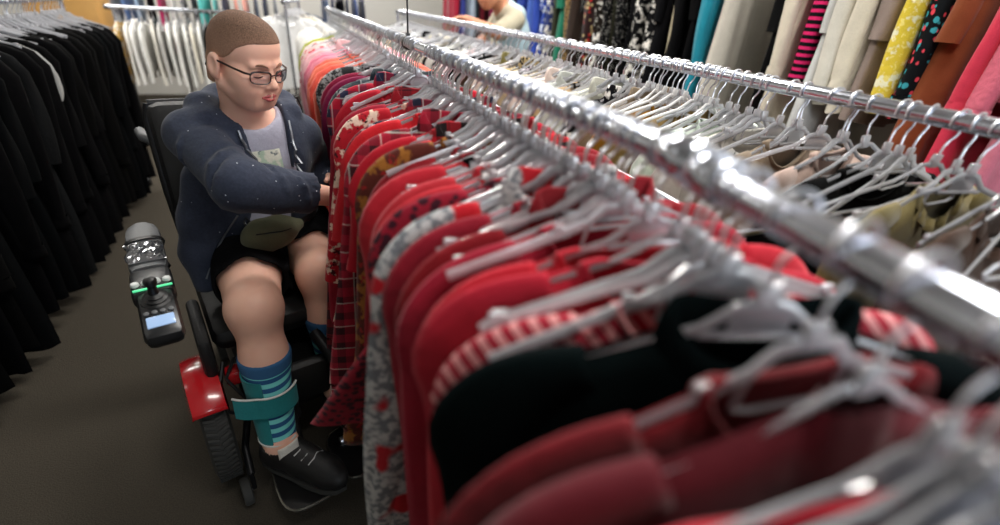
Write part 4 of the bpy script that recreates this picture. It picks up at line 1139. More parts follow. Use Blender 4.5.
ink = simple('print_ink', (66, 76, 84), .8)
def panel_at(u, v):
    """u, v in 0..1 on the panel, left to right as read"""
    m, n = PA.shape[:2]; x = u * (n - 1); y = v * (m - 1); i, j = min(n - 2, int(x)), min(m - 2, int(y)); a, c = x - i, y - j
    return (PA[j, i] * (1 - a) + PA[j, i + 1] * a) * (1 - c) + (PA[j + 1, i] * (1 - a) + PA[j + 1, i + 1] * a) * c + ft * .003
strokes = {'N': [[(0, 0), (0, 1)], [(0, 1), (1, 0)], [(1, 0), (1, 1)]], 'E': [[(1, 0), (0, 0), (0, 1), (1, 1)], [(0, .5), (.8, .5)]], 'S': [[(0, .05), (.6, 0), (1, .25), (.5, .5), (0, .75), (.4, 1), (1, .95)]]}
b = MB()
for i, ch in enumerate('NES'):
    for st in strokes[ch]:
        pts = []
        for (a, c), (a2, c2) in zip(st[:-1], st[1:]):
            for t in np.linspace(0, 1, 5): pts.append(panel_at(.14 + i * .27 + (a + (a2 - a) * t) * .19, .1 + (c + (c2 - c) * t) * .55))
        b.tube(pts, .0019, 6)
lt = link('print_lettering', b.mesh('print_lettering'), ink, label='dark lettering on the shirt panel'); child(lt, tee)

# hoodie
hm, nt_, bs = new_mat('navy_speckled_fleece')
def hoodie_mat(m, nt, b):
    N, Lk = nt.nodes.new, nt.links.new
    tc = N('ShaderNodeTexCoord')
    vo = N('ShaderNodeTexVoronoi'); vo.inputs['Scale'].default_value = 62; Lk(tc.outputs['Object'], vo.inputs['Vector'])
    sc = N('ShaderNodeSeparateColor'); Lk(vo.outputs['Color'], sc.inputs[0])
    a = N('ShaderNodeMath'); a.operation = 'LESS_THAN'; a.inputs[1].default_value = .10; Lk(vo.outputs['Distance'], a.inputs[0])
    c = N('ShaderNodeMath'); c.operation = 'LESS_THAN'; c.inputs[1].default_value = .33; Lk(sc.outputs[0], c.inputs[0])
    d = N('ShaderNodeMath'); d.operation = 'MULTIPLY'; Lk(a.outputs[0], d.inputs[0]); Lk(c.outputs[0], d.inputs[1])
    n = N('ShaderNodeTexNoise'); n.inputs['Scale'].default_value = 150; n.inputs['Detail'].default_value = 3; Lk(tc.outputs['Object'], n.inputs['Vector'])
    m0 = N('ShaderNodeMix'); m0.data_type = 'RGBA'; m0.inputs[6].default_value = lin((36, 41, 55)); m0.inputs[7].default_value = lin((56, 63, 80)); Lk(n.outputs['Fac'], m0.inputs[0])
    m1 = N('ShaderNodeMix'); m1.data_type = 'RGBA'; m1.inputs[7].default_value = lin((205, 210, 220)); Lk(d.outputs[0], m1.inputs[0]); Lk(m0.outputs[2], m1.inputs[6])
    Lk(m1.outputs[2], b.inputs['Base Color']); b.inputs['Roughness'].default_value = .9; b.inputs['Specular IOR Level'].default_value = .2; b.inputs['Sheen Weight'].default_value = .1
    n2 = N('ShaderNodeTexNoise'); n2.inputs['Scale'].default_value = 22; n2.inputs['Detail'].default_value = 4; Lk(tc.outputs['Object'], n2.inputs['Vector'])
    bp = N('ShaderNodeBump'); bp.inputs['Strength'].default_value = .55; bp.inputs['Distance'].default_value = .008; Lk(n2.outputs['Fac'], bp.inputs['Height']); Lk(bp.outputs['Normal'], b.inputs['Normal'])
hoodie_mat(hm, nt_, bs)
Hd = Field(axis(-.46, .16, .0065), axis(1.19, 1.97, .0065), axis(.52, 1.15, .0065))
torso(Hd, .012); shoulders(Hd, .006)
Hd.chain([SR, ER], [.066, .066], .03); Hd.chain([ER, WR - (WR - ER) * .22], [.064, .058], .02)
Hd.cone(ER + (-.008, .0, .0), ER + (.07, .035, -.035), .06, .062, .02)
Hd.chain([SL, EL, WL], [.062, .058, .05], .03)
# sleeve creases
rr = random.Random(3)
for k in range(9):
    t = k / 8; c = SR * (1 - t) + ER * t; dr = (ER - SR) / np.linalg.norm(ER - SR)
    nrm = np.cross(dr, (rr.uniform(-.4, .4), .3, 1)); nrm /= np.linalg.norm(nrm); n2 = np.cross(dr, nrm)
    ang = [rr.uniform(0, 2 * PI), rr.uniform(1.0, 1.8)]
    pts = [c + (nrm * math.cos(ang[0] + ang[1] * q) + n2 * math.sin(ang[0] + ang[1] * q)) * .068 + dr * .03 * q for q in (0, .35, .7, 1)]
    Hd.chain(pts, [.001, .005, .005, .001], .01, 'sub' if k % 2 else 'add')
for k in range(8):
    t = k / 8; c = ER * (1 - t) + WR * t; dr = (WR - ER) / np.linalg.norm(WR - ER)
    nrm = np.cross(dr, (0, .3, 1)); nrm /= np.linalg.norm(nrm); n2 = np.cross(dr, nrm); a0 = rr.uniform(0, 6)
    pts = [c + (nrm * math.cos(a0 + 1.5 * q) + n2 * math.sin(a0 + 1.5 * q)) * .063 + dr * .04 * q for q in (0, .35, .7, 1)]
    Hd.chain(pts, [.001, .005, .005, .001], .01, 'sub' if k % 2 else 'add')
for k in range(7):
    z = .66 + .05 * k; a0 = rr.uniform(-.3, .3)
    pts = [np.array((-.115, 1.69, z)) + rt * (.16 * math.cos(a0 + q)) + ft * (.14 * math.sin(a0 + q)) + ut * (-.04 * q) for q in (0, .3, .6, .9)]
    Hd.chain(pts, [.003, .008, .008, .003], .014, 'sub' if k % 2 else 'add')
# hood lying around the neck and on the back
Hd.chain([(-.215, 1.505, 1.060), (-.235, 1.575, 1.075), (-.195, 1.665, 1.075), (-.115, 1.70, 1.06), (-.03, 1.675, 1.06), (.0, 1.60, 1.055)], [.024, .036, .045, .05, .042, .026], .02)
# right front panel falling over the hip
Hd.chain([(-.265, 1.58, .86), (-.30, 1.58, .74), (-.325, 1.56, .64), (-.315, 1.50, .555)], [.065, .06, .05, .036], .035)
# neck and front opening
Hd.cone((-.125, 1.585, .98), (-.105, 1.53, 1.16), .058, .085, .008, 'sub')
def opening(X, Y, Z):
    a = (X + .095) * rt[0] + (Y - 1.55) * rt[1]; bq = (X + .095) * ft[0] + (Y - 1.55) * ft[1]
    wr = np.interp(Z, [.55, .7, .80, .92, 1.0, 1.1], [.125, .085, .052, .046, .052, .062]); wl = np.interp(Z, [.55, .7, .80, .92, 1.0, 1.1], [.06, .06, .055, .052, .058, .07])
    return np.maximum(np.maximum(a - wr, -a - wl), -(bq + .02))
# the sleeve crosses in front of the opening, so only the torso part is opened
sl_F = Field(*Hd.ax); sl_F.F[:] = .3
sl_F.chain([SR, ER], [.068, .064], .03); sl_F.chain([ER, WR - (WR - ER) * .22], [.064, .058], .02); sl_F.cone(ER + (-.008, .0, .0), ER + (.07, .035, -.035), .06, .062, .02)
keep = np.copy(Hd.F)
Hd.cut((-.4, 1.3, .52), (.2, 1.7, 1.2), opening, .006)
near_sl = sl_F.F < .014
Hd.F = np.where(near_sl, np.minimum(Hd.F, np.maximum(keep, sl_F.F - .012)), Hd.F)
# waist hem and cuff ends
Hd.cut((-.5, 1.1, .4), (.3, 2.0, .62), lambda X, Y, Z: Z - (.585 + .3 * np.clip(Y - 1.62, -.2, .0)), .006)
dW = (WR - ER) / np.linalg.norm(WR - ER); Wc = WR - dW * .062
Hd.cut(Wc - .08, Wc + .1, lambda X, Y, Z: -((X - Wc[0]) * dW[0] + (Y - Wc[1]) * dW[1] + (Z - Wc[2]) * dW[2]), .004)
Hd.cone(Wc - dW * .03, Wc + dW * .05, .048, .054, .006, 'sub')
hood = child(link('hoodie', Hd.mesh('hoodie'), hm), person)
# zip edges
zip_m = simple('zip_silver', (140, 144, 150), .35, .8)
def on_field(fld, p, d, n=220, st=.0015):
    p, d = np.array(p, float), np.array(d, float); d /= np.linalg.norm(d)
    for i in range(n):
        q = [int(np.clip(np.searchsorted(fld.ax[j], p[j]), 0, len(fld.ax[j]) - 1)) for j in range(3)]
        if fld.F[q[0], q[1], q[2]] < 0: return p
        p = p + d * st
    return None
for nm_, side_, zs, ws in (('r', 1, np.linspace(1.03, .90, 12), [.075, .06, .06]), ('l', -1, np.linspace(1.04, .78, 18), [.082, .066, .066])):
    pts = []
    for z in zs:
        wv = np.interp(z, [.8, .92, 1.1], [.062, .058, .074])
        p = on_field(Hd, np.array((-.095, 1.55, z)) + rt * side_ * (wv + .004) + ft * .2, -ft)
        if p is not None: pts.append(p + ft * .004)
    if len(pts) > 3:
        A = np.array(pts)
        for _ in range(3): A[1:-1] = (A[:-2] + A[2:]) / 2
        b = MB(); b.tube([tuple(p) for p in A], .0036, 6); child(link('zip', b.mesh('zip'), zip_m), hood)
b = MB(); pz = [(-.175, 1.475, .775), (-.21, 1.455, .72), (-.255, 1.45, .655), (-.30, 1.455, .59)]
pz = [on_field(Hd, np.array(p) + ft * .15 + np.array((0, 0, .03)), -ft - ut * .2) for p in pz]; pz = [tuple(p) for p in pz if p is not None]
if len(pz) > 2:
    b.tube(pz, .0028, 6); child(link('zip', b.mesh('zip'), zip_m), hood)

# shorts
Sh = Field(axis(-.36, .13, .007), axis(1.33, 1.95, .007), axis(.46, .78, .007))
Sh.ell((-.115, 1.745, .63), (.192, .148, .11), MB_, .04)
for h, kn, cutp in ((HR, KR, .74), (HL, KL, .70)):
    e = h + (kn - h) * 1.0; d = (kn - h) / np.linalg.norm(kn - h)
    Sh.cone(h, e, .112, .100, .03)
for h, kn, cutp in ((HR, KR, .74), (HL, KL, .70)):
    d = (kn - h) / np.linalg.norm(kn - h); c = h + (kn - h) * cutp
    side_ = -1 if h is HR else 1
    mid = (HR[0] + HL[0]) / 2
    def fn(X, Y, Z, c=c, d=d, sd=side_):
        dd = (X - c[0]) * d[0] + (Y - c[1]) * d[1] + (Z - c[2]) * d[2] + .012 * np.sin(X * 60)
        return np.maximum(-dd, (X - (-.068)) * -sd if False else (X + .068) * (1 if sd < 0 else -1))
    Sh.cut(c - .2, c + .25, fn, .005)
    Sh.cone(c - d * .03, c + d * .1, .094, .094, .006, 'sub')
child(link('shorts', Sh.mesh('shorts'), F((20, 20, 22))), person)

# socks
sk, nt_, bs = new_mat('striped_sock')
def sock_mat(nt, b, top):
    N, Lk = nt.nodes.new, nt.links.new
    g_ = N('ShaderNodeNewGeometry'); sp = N('ShaderNodeSeparateXYZ'); tc = N('ShaderNodeTexCoord'); Lk(tc.outputs['Object'], sp.inputs[0])
    m1 = N('ShaderNodeMath'); m1.operation = 'MULTIPLY_ADD'; m1.inputs[1].default_value = 1 / .0245; m1.inputs[2].default_value = 10.3; Lk(sp.outputs[2], m1.inputs[0])
    fr = N('ShaderNodeMath'); fr.operation = 'FRACT'; Lk(m1.outputs[0], fr.inputs[0])
    lt_ = N('ShaderNodeMath'); lt_.operation = 'LESS_THAN'; lt_.inputs[1].default_value = .5; Lk(fr.outputs[0], lt_.inputs[0])
    mx = N('ShaderNodeMix'); mx.data_type = 'RGBA'; mx.inputs[6].default_value = lin((30, 84, 132)); mx.inputs[7].default_value = lin((116, 208, 206)); Lk(lt_.outputs[0], mx.inputs[0])
    gt = N('ShaderNodeMath'); gt.operation = 'GREATER_THAN'; gt.inputs[1].default_value = top; Lk(sp.outputs[2], gt.inputs[0])
    m2 = N('ShaderNodeMix'); m2.data_type = 'RGBA'; m2.inputs[7].default_value = lin((44, 92, 136)); Lk(mx.outputs[2], m2.inputs[6]); Lk(gt.outputs[0], m2.inputs[0])
    Lk(m2.outputs[2], b.inputs['Base Color']); b.inputs['Roughness'].default_value = .9
sock_mat(nt_, bs, .412)
for kn, a in ((KR, AR), (KL, AL)):
    d = a - kn; k0 = kn + d * .33; 
    Sf = Field(axis(k0[0] - .14, k0[0] + .14, .0055), axis(a[1] - .09, k0[1] + .12, .0055), axis(.14, .47, .0055))
    Sf.chain([kn, kn * .62 + a * .38 + (0, .022, 0), a], [.067, .066, .046], .03)
    Sf.cut((-.5, .9, .40), (.4, 1.7, .6), lambda X, Y, Z: .448 - Z + 0 * X, .004)
    Sf.cut((-.5, .9, .1), (.4, 1.7, .27), lambda X, Y, Z: Z - .208 + .35 * (Y - a[1] + .02), .004)
    child(link('sock', Sf.mesh('sock'), sk, label='blue and turquoise striped sock'), person)

# wrap-around teal leg brace on the right shin
teal = F((30, 116, 120)); edge_m = F((214, 216, 212))
def shin(t): return KR * (1 - t) + AR * t + np.array((0, .016 * math.sin(PI * t), 0))
br = MB(); n = 22
def brace_patch(b, t0, t1, a0, a1, r0, r1, n=20, m=8, th=.004, flare=0):
    V = []
    for layer in (0, 1):
        for j in range(m + 1):
            t = t0 + (t1 - t0) * j / m; c = shin(t); r = r0 + (r1 - r0) * j / m + layer * th
            for i in range(n + 1):
                a = a0 + (a1 - a0) * i / n
                rr_ = r + flare * max(0, (i / n - .72)) ** 1.2
                V.append((c[0] + rr_ * math.cos(a), c[1] + rr_ * math.sin(a), c[2]))
    L = (m + 1) * (n + 1); Fq = []
    for j in range(m):
        for i in range(n):
            q = (j * (n + 1) + i, j * (n + 1) + i + 1, (j + 1) * (n + 1) + i + 1, (j + 1) * (n + 1) + i)
            Fq.append(tuple(L + x for x in q)); Fq.append(q[::-1])
    for i in range(n):
        for j in (0, m):
            q = (j * (n + 1) + i, j * (n + 1) + i + 1, L + j * (n + 1) + i + 1, L + j * (n + 1) + i); Fq.append(q if j else q[::-1])
    for j in range(m):
        for i in (0, n):
            q = (j * (n + 1) + i, (j + 1) * (n + 1) + i, L + (j + 1) * (n + 1) + i, L + j * (n + 1) + i); Fq.append(q[::-1] if i == 0 else q)
    b.add(V, Fq)
brace = empty('leg_brace', tuple(shin(.6))); child(brace, person); brace['label'] = 'teal leg brace strapped round the right shin'
b = MB(); brace_patch(b, .46, .93, math.radians(172), math.radians(258), .068, .05); child(link('side_panel', b.mesh('side_panel'), teal), brace)
b = MB(); brace_patch(b, .565, .70, math.radians(345), math.radians(205), .0705, .0695, flare=.14); child(link('strap', b.mesh('strap'), teal), brace)
for (t, r, a0, a1, fl) in ((.562, .0745, 345, 205, .14), (.93, .053, 172, 330, 0)):
    b = MB(); pts = []
    for i in range(21):
        a = math.radians(a0 + (a1 - a0) * i / 20); rr_ = r + fl * max(0, i / 20 - .72) ** 1.2; c = shin(t); pts.append((c[0] + rr_ * math.cos(a), c[1] + rr_ * math.sin(a), c[2]))
    b.tube(pts, .0032, 6); child(link('edge_binding', b.mesh('edge_binding'), edge_m), brace)
# bandage on the ankle
b = MB(); V = []
for j in range(5):
    for i in range(9):
        a = math.radians(250 + 60 * i / 8); c = AR + np.array((.012 + .01 * i / 8, -.012, -.022 + .012 * j + .003 * i)); V.append((c[0] + .047 * math.cos(a), c[1] + .047 * math.sin(a), c[2]))
b.add(V, [(j * 9 + i, j * 9 + i + 1, (j + 1) * 9 + i + 1, (j + 1) * 9 + i) for j in range(4) for i in range(8)])
bd = child(link('bandage', b.mesh('bandage'), F((226, 222, 214))), person)
so = bd.modifiers.new('solid', 'SOLIDIFY'); so.thickness = .003
# shoes
shoe_m = simple('shoe_black', (15, 15, 17), .55, noise=.3, nscale=60, bump=.3); lace_m = simple('lace_pale', (190, 190, 190), .8)
for side_, a, dirv in ((-1, AR, np.array((.74, -.67, 0))), (1, AL, np.array((.45, -.89, 0)))):
    dirv = dirv / np.linalg.norm(dirv); lat = np.array((-dirv[1], dirv[0], 0)); z0 = .105
    hl = np.array((a[0], a[1], 0)) - dirv * .045
    Sx = Field(axis(a[0] - .2, a[0] + .28, .005), axis(a[1] - .28, a[1] + .16, .005), axis(.09, .27, .005))
    P_ = lambda f, l, z: hl + dirv * f + lat * l + np.array((0, 0, z0 + z))
    Sx.chain([P_(.02, 0, .045), P_(.12, .002, .045), P_(.20, .004, .038), P_(.235, .0, .034)], [.04, .044, .044, .034], .02)
    Sx.cone(P_(.025, 0, .05), P_(.035, 0, .088), .046, .05, .02); Sx.cone(P_(.06, 0, .08), P_(.16, 0, .062), .044, .036, .02)
    Sx.cut((-1, .5, 0), (1, 2, .12), lambda X, Y, Z: Z - (z0 + .008), .004)
    Sx.cone(P_(.042, 0, .095), P_(.05, 0, .18), .044, .052, .006, 'sub')
    sh_ = child(link('shoe', Sx.mesh('shoe'), shoe_m), person)
    b = MB()
    for k in range(4):
        f = .095 + .024 * k
        pts = [on_field(Sx, P_(f + .006 * (q % 2), l, .16), (0, 0, -1)) for q, l in enumerate((-.028, -.01, .01, .028))]
        if all(p is not None for p in pts): b.tube([tuple(p + (0, 0, .002)) for p in pts], .0022, 6)
    if b.v:
        lc = link('laces', b.mesh('laces'), lace_m); lc.parent = sh_; lc.matrix_parent_inverse = Matrix.Identity(4)
    b = MB(); V = []
    prof = [(-.022, .0), (-.015, .028), (.03, .037), (.1, .038), (.16, .044), (.21, .042), (.25, .026), (.266, 0)]
    outl = prof + [(f, -l) for f, l in prof[-2:0:-1]]; n = len(outl)
    for z in (0.0, .016):
        for f, l in outl: V.append(tuple(P_(f, l, z - .006)))
    b.add(V, [(i, (i + 1) % n, n + (i + 1) % n, n + i) for i in range(n)] + [tuple(range(n))[::-1], tuple(range(n, 2 * n))])
    so_ = link('sole', b.mesh('sole'), RUBBER); so_.parent = sh_

# olive pouch on the lap
Pf = Field(axis(-.23, .06, .0045), axis(1.36, 1.62, .0045), axis(.6, .8, .0045))
pc = np.array((-.092, 1.50, .705))
Pf.chain([pc + (-.058, .0, -.012), pc + (.01, -.005, .012), pc + (.062, .02, .016)], [.048, .042, .018], .03)
Pf.ell(pc + (-.05, -.015, -.005), (.047, .034, .062), MB_, .02); Pf.ell(pc + (-.012, -.018, .008), (.055, .03, .048), MB_, .02)
pm = Pf.mesh('pouch'); 
po = link('pouch', pm, F((98, 100, 78))); tag(po, 'olive green zip pouch lying on the lap of the seated person', 'pouch')
b = MB(); pts = [on_field(Pf, pc + rt * q + np.array((0, -.12, .035)) + ft * 0, (0, 1, -.12)) for q in np.linspace(-.045, .06, 12)]
pts = [tuple(p) for p in pts if p is not None]
if len(pts) > 3: b.tube(pts, .002, 6); link('zip', b.mesh('zip'), DARKM, po)
b = MB(); b.tube([tuple(pc + (-.075, -.02, .035)), tuple(pc + (-.085, -.015, .05)), tuple(pc + (-.08, .0, .06)), tuple(pc + (-.07, -.01, .048))], .003, 8); b.box(tuple(pc + (-.08, -.012, .035)), (.012, .01, .018), bevel=.003)
link('clip', b.mesh('clip'), simple('clip_dark', (60, 60, 62), .3, .7), po)
b = MB(); b.tube([tuple(pc + (.055, .015, .015)), tuple(pc + (.1, .06, .02)), tuple(pc + (.12, .14, -.0))], 1, 8, flat=(.012, .002), side=(0, 0, 1)); b.tube([tuple(pc + (-.07, .0, .02)), tuple(pc + (-.1, .08, .035)), tuple(pc + (-.12, .14, .02))], 1, 8, flat=(.012, .002), side=(0, 0, 1))
link('belt', b.mesh('belt'), VINYL, po)

# ------------------------------------------------------------------ the man at the second rail
HM = Head((1.40, 3.62, 1.465), math.radians(-68), math.radians(24))
man = empty('person', (1.62, 3.72, 0)); tag(man, 'man in beige shirt and pale blue vest leaning over the second rail', 'person')
Bm = Field(axis(1.05, 2.0, .009, [(1.26, 1.54, .005)]), axis(3.3, 4.05, .009, [(3.48, 3.78, .005)]), axis(0.0, 1.62, .012, [(1.3, 1.62, .005)]))
NBm = np.array((1.55, 3.70, 1.34))
Bm.ell((1.62, 3.72, 1.14), (.12, .17, .22), None, .04); Bm.ell((1.66, 3.74, .94), (.12, .16, .14), None, .04)
Bm.cone(NBm, HM.p(0, -.03, -.04), .06, .055, .03)
Bm.cone(NBm, (1.57, 3.53, 1.30), .06, .06, .03); Bm.cone(NBm, (1.62, 3.90, 1.30), .06, .06, .03)
Bm.chain([(1.57, 3.52, 1.29), (1.42, 3.46, 1.20), (1.20, 3.52, 1.27)], [.055, .045, .03], .02)
Bm.chain([(1.62, 3.91, 1.29), (1.50, 3.98, 1.10), (1.38, 3.84, 1.06)], [.055, .045, .03], .02)
for yy in (3.64, 3.83): Bm.chain([(1.68, yy, .92), (1.66, yy, .5), (1.70, yy, .1)], [.095, .065, .045], .03); Bm.cone((1.70, yy, .06), (1.54, yy, .045), .045, .035, .02)
HM.build(Bm)
hand(Bm, (1.20, 3.52, 1.27), (-.9, .1, -.2), (-.1, -.6, .6), (-.2, .3, -.9), 1.0, .8)
hand(Bm, (1.38, 3.84, 1.06), (-.9, -.1, -.1), (0, .2, 1), (-.2, -.9, 0), 1.0, .5)
SKIN2 = skin_mat('skin_tan', (196, 138, 108))
child(link('body', Bm.mesh('body'), SKIN2), man)
child(link('hair', HM.hair(.005, .006), simple('hair_dark', (48, 34, 26), .7, noise=.5, nscale=200, bump=.8)), man)
Sm = Field(axis(1.25, 2.0, .01), axis(3.35, 4.05, .01), axis(.82, 1.42, .01))
Sm.ell((1.62, 3.72, 1.14), (.135, .185, .23), None, .04); Sm.ell((1.66, 3.74, .95), (.135, .175, .14), None, .04)
Sm.cone(NBm, (1.57, 3.53, 1.29), .066, .072, .03); Sm.cone(NBm, (1.62, 3.90, 1.29), .066, .072, .03)
Sm.cone((1.57, 3.52, 1.28), (1.45, 3.47, 1.215), .07, .066, .02); Sm.cone((1.62, 3.91, 1.28), (1.55, 3.96, 1.17), .07, .066, .02)
Sm.cone(NBm, HM.p(0, -.03, -.06), .062, .064, .006, 'sub')
child(link('shirt', Sm.mesh('shirt'), F((178, 170, 148))), man)
Vm = Field(axis(1.4, 2.0, .01), axis(3.45, 4.0, .01), axis(.84, 1.42, .01))
Vm.ell((1.63, 3.72, 1.14), (.145, .195, .24), None, .04); Vm.ell((1.67, 3.74, .96), (.145, .185, .14), None, .04); Vm.cone(NBm + (.02, 0, .01), (1.62, 3.60, 1.315), .068, .07, .03); Vm.cone(NBm + (.02, 0, .01), (1.66, 3.84, 1.315), .068, .07, .03)
Vm.cone(NBm, HM.p(0, -.03, -.06), .066, .068, .006, 'sub'); Vm.cone((1.57, 3.52, 1.28), (1.40, 3.44, 1.20), .085, .085, .006, 'sub'); Vm.cone((1.63, 3.91, 1.28), (1.5, 4.0, 1.1), .085, .085, .006, 'sub')
Vm.cut((1.2, 3.6, .8), (1.6, 3.8, 1.4), lambda X, Y, Z: np.maximum(np.abs(Y - 3.71) - .05, X - 1.58), .006)
child(link('vest', Vm.mesh('vest'), F((172, 196, 206))), man)
Tm = Field(axis(1.5, 1.85, .01), axis(3.5, 3.98, .01), axis(.08, 1.0, .012))
Tm.ell((1.66, 3.735, .92), (.14, .18, .1), None, .03)
for yy in (3.64, 3.83): Tm.chain([(1.68, yy, .90), (1.66, yy, .5), (1.70, yy, .12)], [.105, .08, .065], .03)
child(link('trousers', Tm.mesh('trousers'), F((44, 50, 66))), man)
for yy in (3.64, 3.83):
    Fm = Field(axis(1.45, 1.8, .008), axis(yy - .08, yy + .08, .008), axis(-.02, .14, .008))
    Fm.cone((1.70, yy, .055), (1.55, yy, .045), .052, .045, .02); Fm.cut((1.3, 3.4, -.1), (1.9, 4.1, .02), lambda X, Y, Z: Z - .004, .003)
    child(link('shoe', Fm.mesh('shoe'), shoe_m), man)

# ------------------------------------------------------------------ power wheelchair (local x = its right, y = forward)
ch = empty('power_wheelchair', (-.13, 1.62, 0), math.radians(194)); tag(ch, 'black power wheelchair with red fenders and joystick armrest', 'wheelchair')
fend_m = simple('fender_red', (190, 26, 34), .22, coat=.6)
greyp = simple('grey_pad', (92, 94, 96), .5, bump=.2, nscale=120)
def part(name, b, m, par=None, label=None): return link(name, b.mesh(name), m, par or ch, label=label)
b = MB(); b.box((0, .02, .24), (.40, .62, .16), bevel=.03); b.box((0, -.12, .36), (.34, .3, .12), bevel=.03); part('chassis', b, BLACKP)
b = MB(); b.box((0, .0, .40), (.12, .16, .1), bevel=.02); part('seat_post', b, DARKM)
b = MB(); b.box((0, .03, .452), (.48, .46, .08), bevel=.035); part('seat_cushion', b, VINYL)
for s in (1, -1):
    b = MB(); b.box((s * .262, .20, .455), (.035, .26, .13), bevel=.015); part('seat_side_panel', b, VINYL)
# backrest, leaning slightly back
Mb = Matrix.Rotation(math.radians(-9), 3, 'X')
b = MB(); b.box((0, -.25, .775), (.47, .075, .53), Mb.inverted(), bevel=.035); part('backrest', b, VINYL)
for s in (1, -1):
    b = MB(); b.tube([(s * .225, -.245, .50), (s * .237, -.27, .75), (s * .237, -.305, .98), (s * .225, -.31, 1.03)], .0125, 12); part('back_post', b, DARKM)
    b = MB(); b.tube([(s * .237, -.30, .915), (s * .26, -.34, .92), (s * .265, -.40, .925)], .016, 12); part('push_handle', b, greyp)
b = MB(); b.tube([(-.225, -.31, 1.03), (.225, -.31, 1.03)], .0125, 12); part('back_bar', b, DARKM)
# drive wheels
def wheel(name, c, r, w, tread=True):
    b = MB(); M = Matrix.Translation(c) @ Matrix.Rotation(PI / 2, 4, 'Y')
    b.lathe([(r * .62, -w * .5), (r * .86, -w * .52), (r * .97, -w * .42), (r, -w * .2), (r, w * .2), (r * .97, w * .42), (r * .86, w * .52), (r * .62, w * .5), (r * .62, -w * .5)], M, 36)
    if tread:
        for k in range(60):
            a = 2 * PI * k / 60
            for q, tw in ((-1, .35), (1, -.35)):
                Mx = Matrix.Translation(c) @ Matrix.Rotation(a + q * .04, 4, 'X')
                R3 = Mx.to_3x3() @ Matrix.Rotation(tw, 3, 'Z')
                p = Mx @ Vector((q * w * .22, 0, r + .002)); b.box(p, (w * .42, .008, .006), R3)
    t = part(name, b, RUBBER)
    h = MB(); h.lathe([(.02, -w * .54), (r * .25, -w * .54), (r * .6, -w * .4), (r * .63, 0), (r * .6, w * .4), (r * .25, w * .54), (.02, w * .54)], M, 24)
    part('hub', h, DARKM, t)
for s in (1, -1):
    wheel('drive_wheel', (s * .288, .268, .178), .174, .07)
    wheel('anti_tip_wheel', (s * .262, .455, .042), .042, .026, False)
    b = MB(); b.tube([(s * .19, .26, .20), (s * .235, .38, .14), (s * .24, .455, .10)], .011, 10); b.tube([(s * .24, .455, .11), (s * .24, .455, .042), (s * .262, .455, .042)], .007, 8); part('anti_tip_arm', b, DARKM)
    wheel('rear_caster', (s * .20, -.30, .075), .075, .04, False)
    b = MB(); b.tube([(s * .17, -.12, .24), (s * .2, -.28, .2), (s * .2, -.30, .16)], .014, 10); b.tube([(s * .172, -.30, .165), (s * .172, -.30, .075), (s * .2, -.30, .075)], .008, 8); part('caster_fork', b, DARKM)
    # fender: a thick curved shell over the front of the wheel
    V = []; n, m = 16, 6
    prof = [(-.046, -.02), (-.041, .0), (-.018, .006), (.018, .006), (.042, .0), (.047, -.02), (.047, -.045)]
    for i in range(n + 1):
        a = math.radians(118 - 72 * i / n)
        for (x, dr) in prof:
            r = .205 + dr + (.012 * math.sin(PI * i / n)); V.append((s * (.292 + x), .262 + r * math.cos(a), .185 + r * math.sin(a)))
    m = len(prof); Fq = [(i * m + j, i * m + j + 1, (i + 1) * m + j + 1, (i + 1) * m + j) for i in range(n) for j in range(m - 1)]
    b = MB(); b.add(V, Fq); o = part('fender', b, fend_m, label='glossy red wheel fender'); so = o.modifiers.new('solid', 'SOLIDIFY'); so.thickness = .005
b = MB(); b.box((.2, .30, .36), (.07, .05, .05), bevel=.012); part('motor_cover', b, fend_m, label='red plastic motor cover')
b = MB(); b.tube([(.23, .28, .40), (.255, .34, .36), (.25, .36, .28), (.21, .36, .25)], .006, 8); b.tube([(.2, .30, .42), (.235, .36, .40), (.2, .39, .33)], .005, 8); part('cable', b, BLACKP)
# armrests
for s in (1, -1):
    b = MB(); b.tube([(s * .30, -.22, .50), (s * .335, -.20, .62), (s * .332, -.12, .69), (s * .33, .1, .695)], .013, 10); b.tube([(s * .33, -.08, .69), (s * .33, .34, .69)], .012, 10)
    part('armrest_frame', b, DARKM)
    b = MB(); P = []; 
    for (y, w_) in ((-.075, .02), (-.06, .034), (-.03, .041), (.0, .043), (.21, .043), (.235, .038)): P.append((y, w_))
    n = 14; V = []
    for (y, w_) in P:
        for k in range(n):
            a = 2 * PI * k / n; ca, sa = math.cos(a), math.sin(a)
            V.append((s * .33 + w_ * math.copysign(abs(ca) ** .7, ca), y, .716 + .016 * math.copysign(abs(sa) ** .6, sa)))
    b.add(V, [(i * n + k, i * n + (k + 1) % n, (i + 1) * n + (k + 1) % n, (i + 1) * n + k) for i in range(len(P) - 1) for k in range(n)] + [tuple(range(n))[::-1], tuple((len(P) - 1) * n + k for k in range(n))])
    pad = part('arm_pad', b, greyp)
b = MB(); b.tube([(.33 + .047 * math.cos(a), .055, .716 + .0205 * math.sin(a)) for a in [2 * PI * k / 20 for k in range(20)]], 1, 6, closed=True, flat=(.012, .0022), side=(0, 1, 0)); part('arm_strap', b, BLACKP)
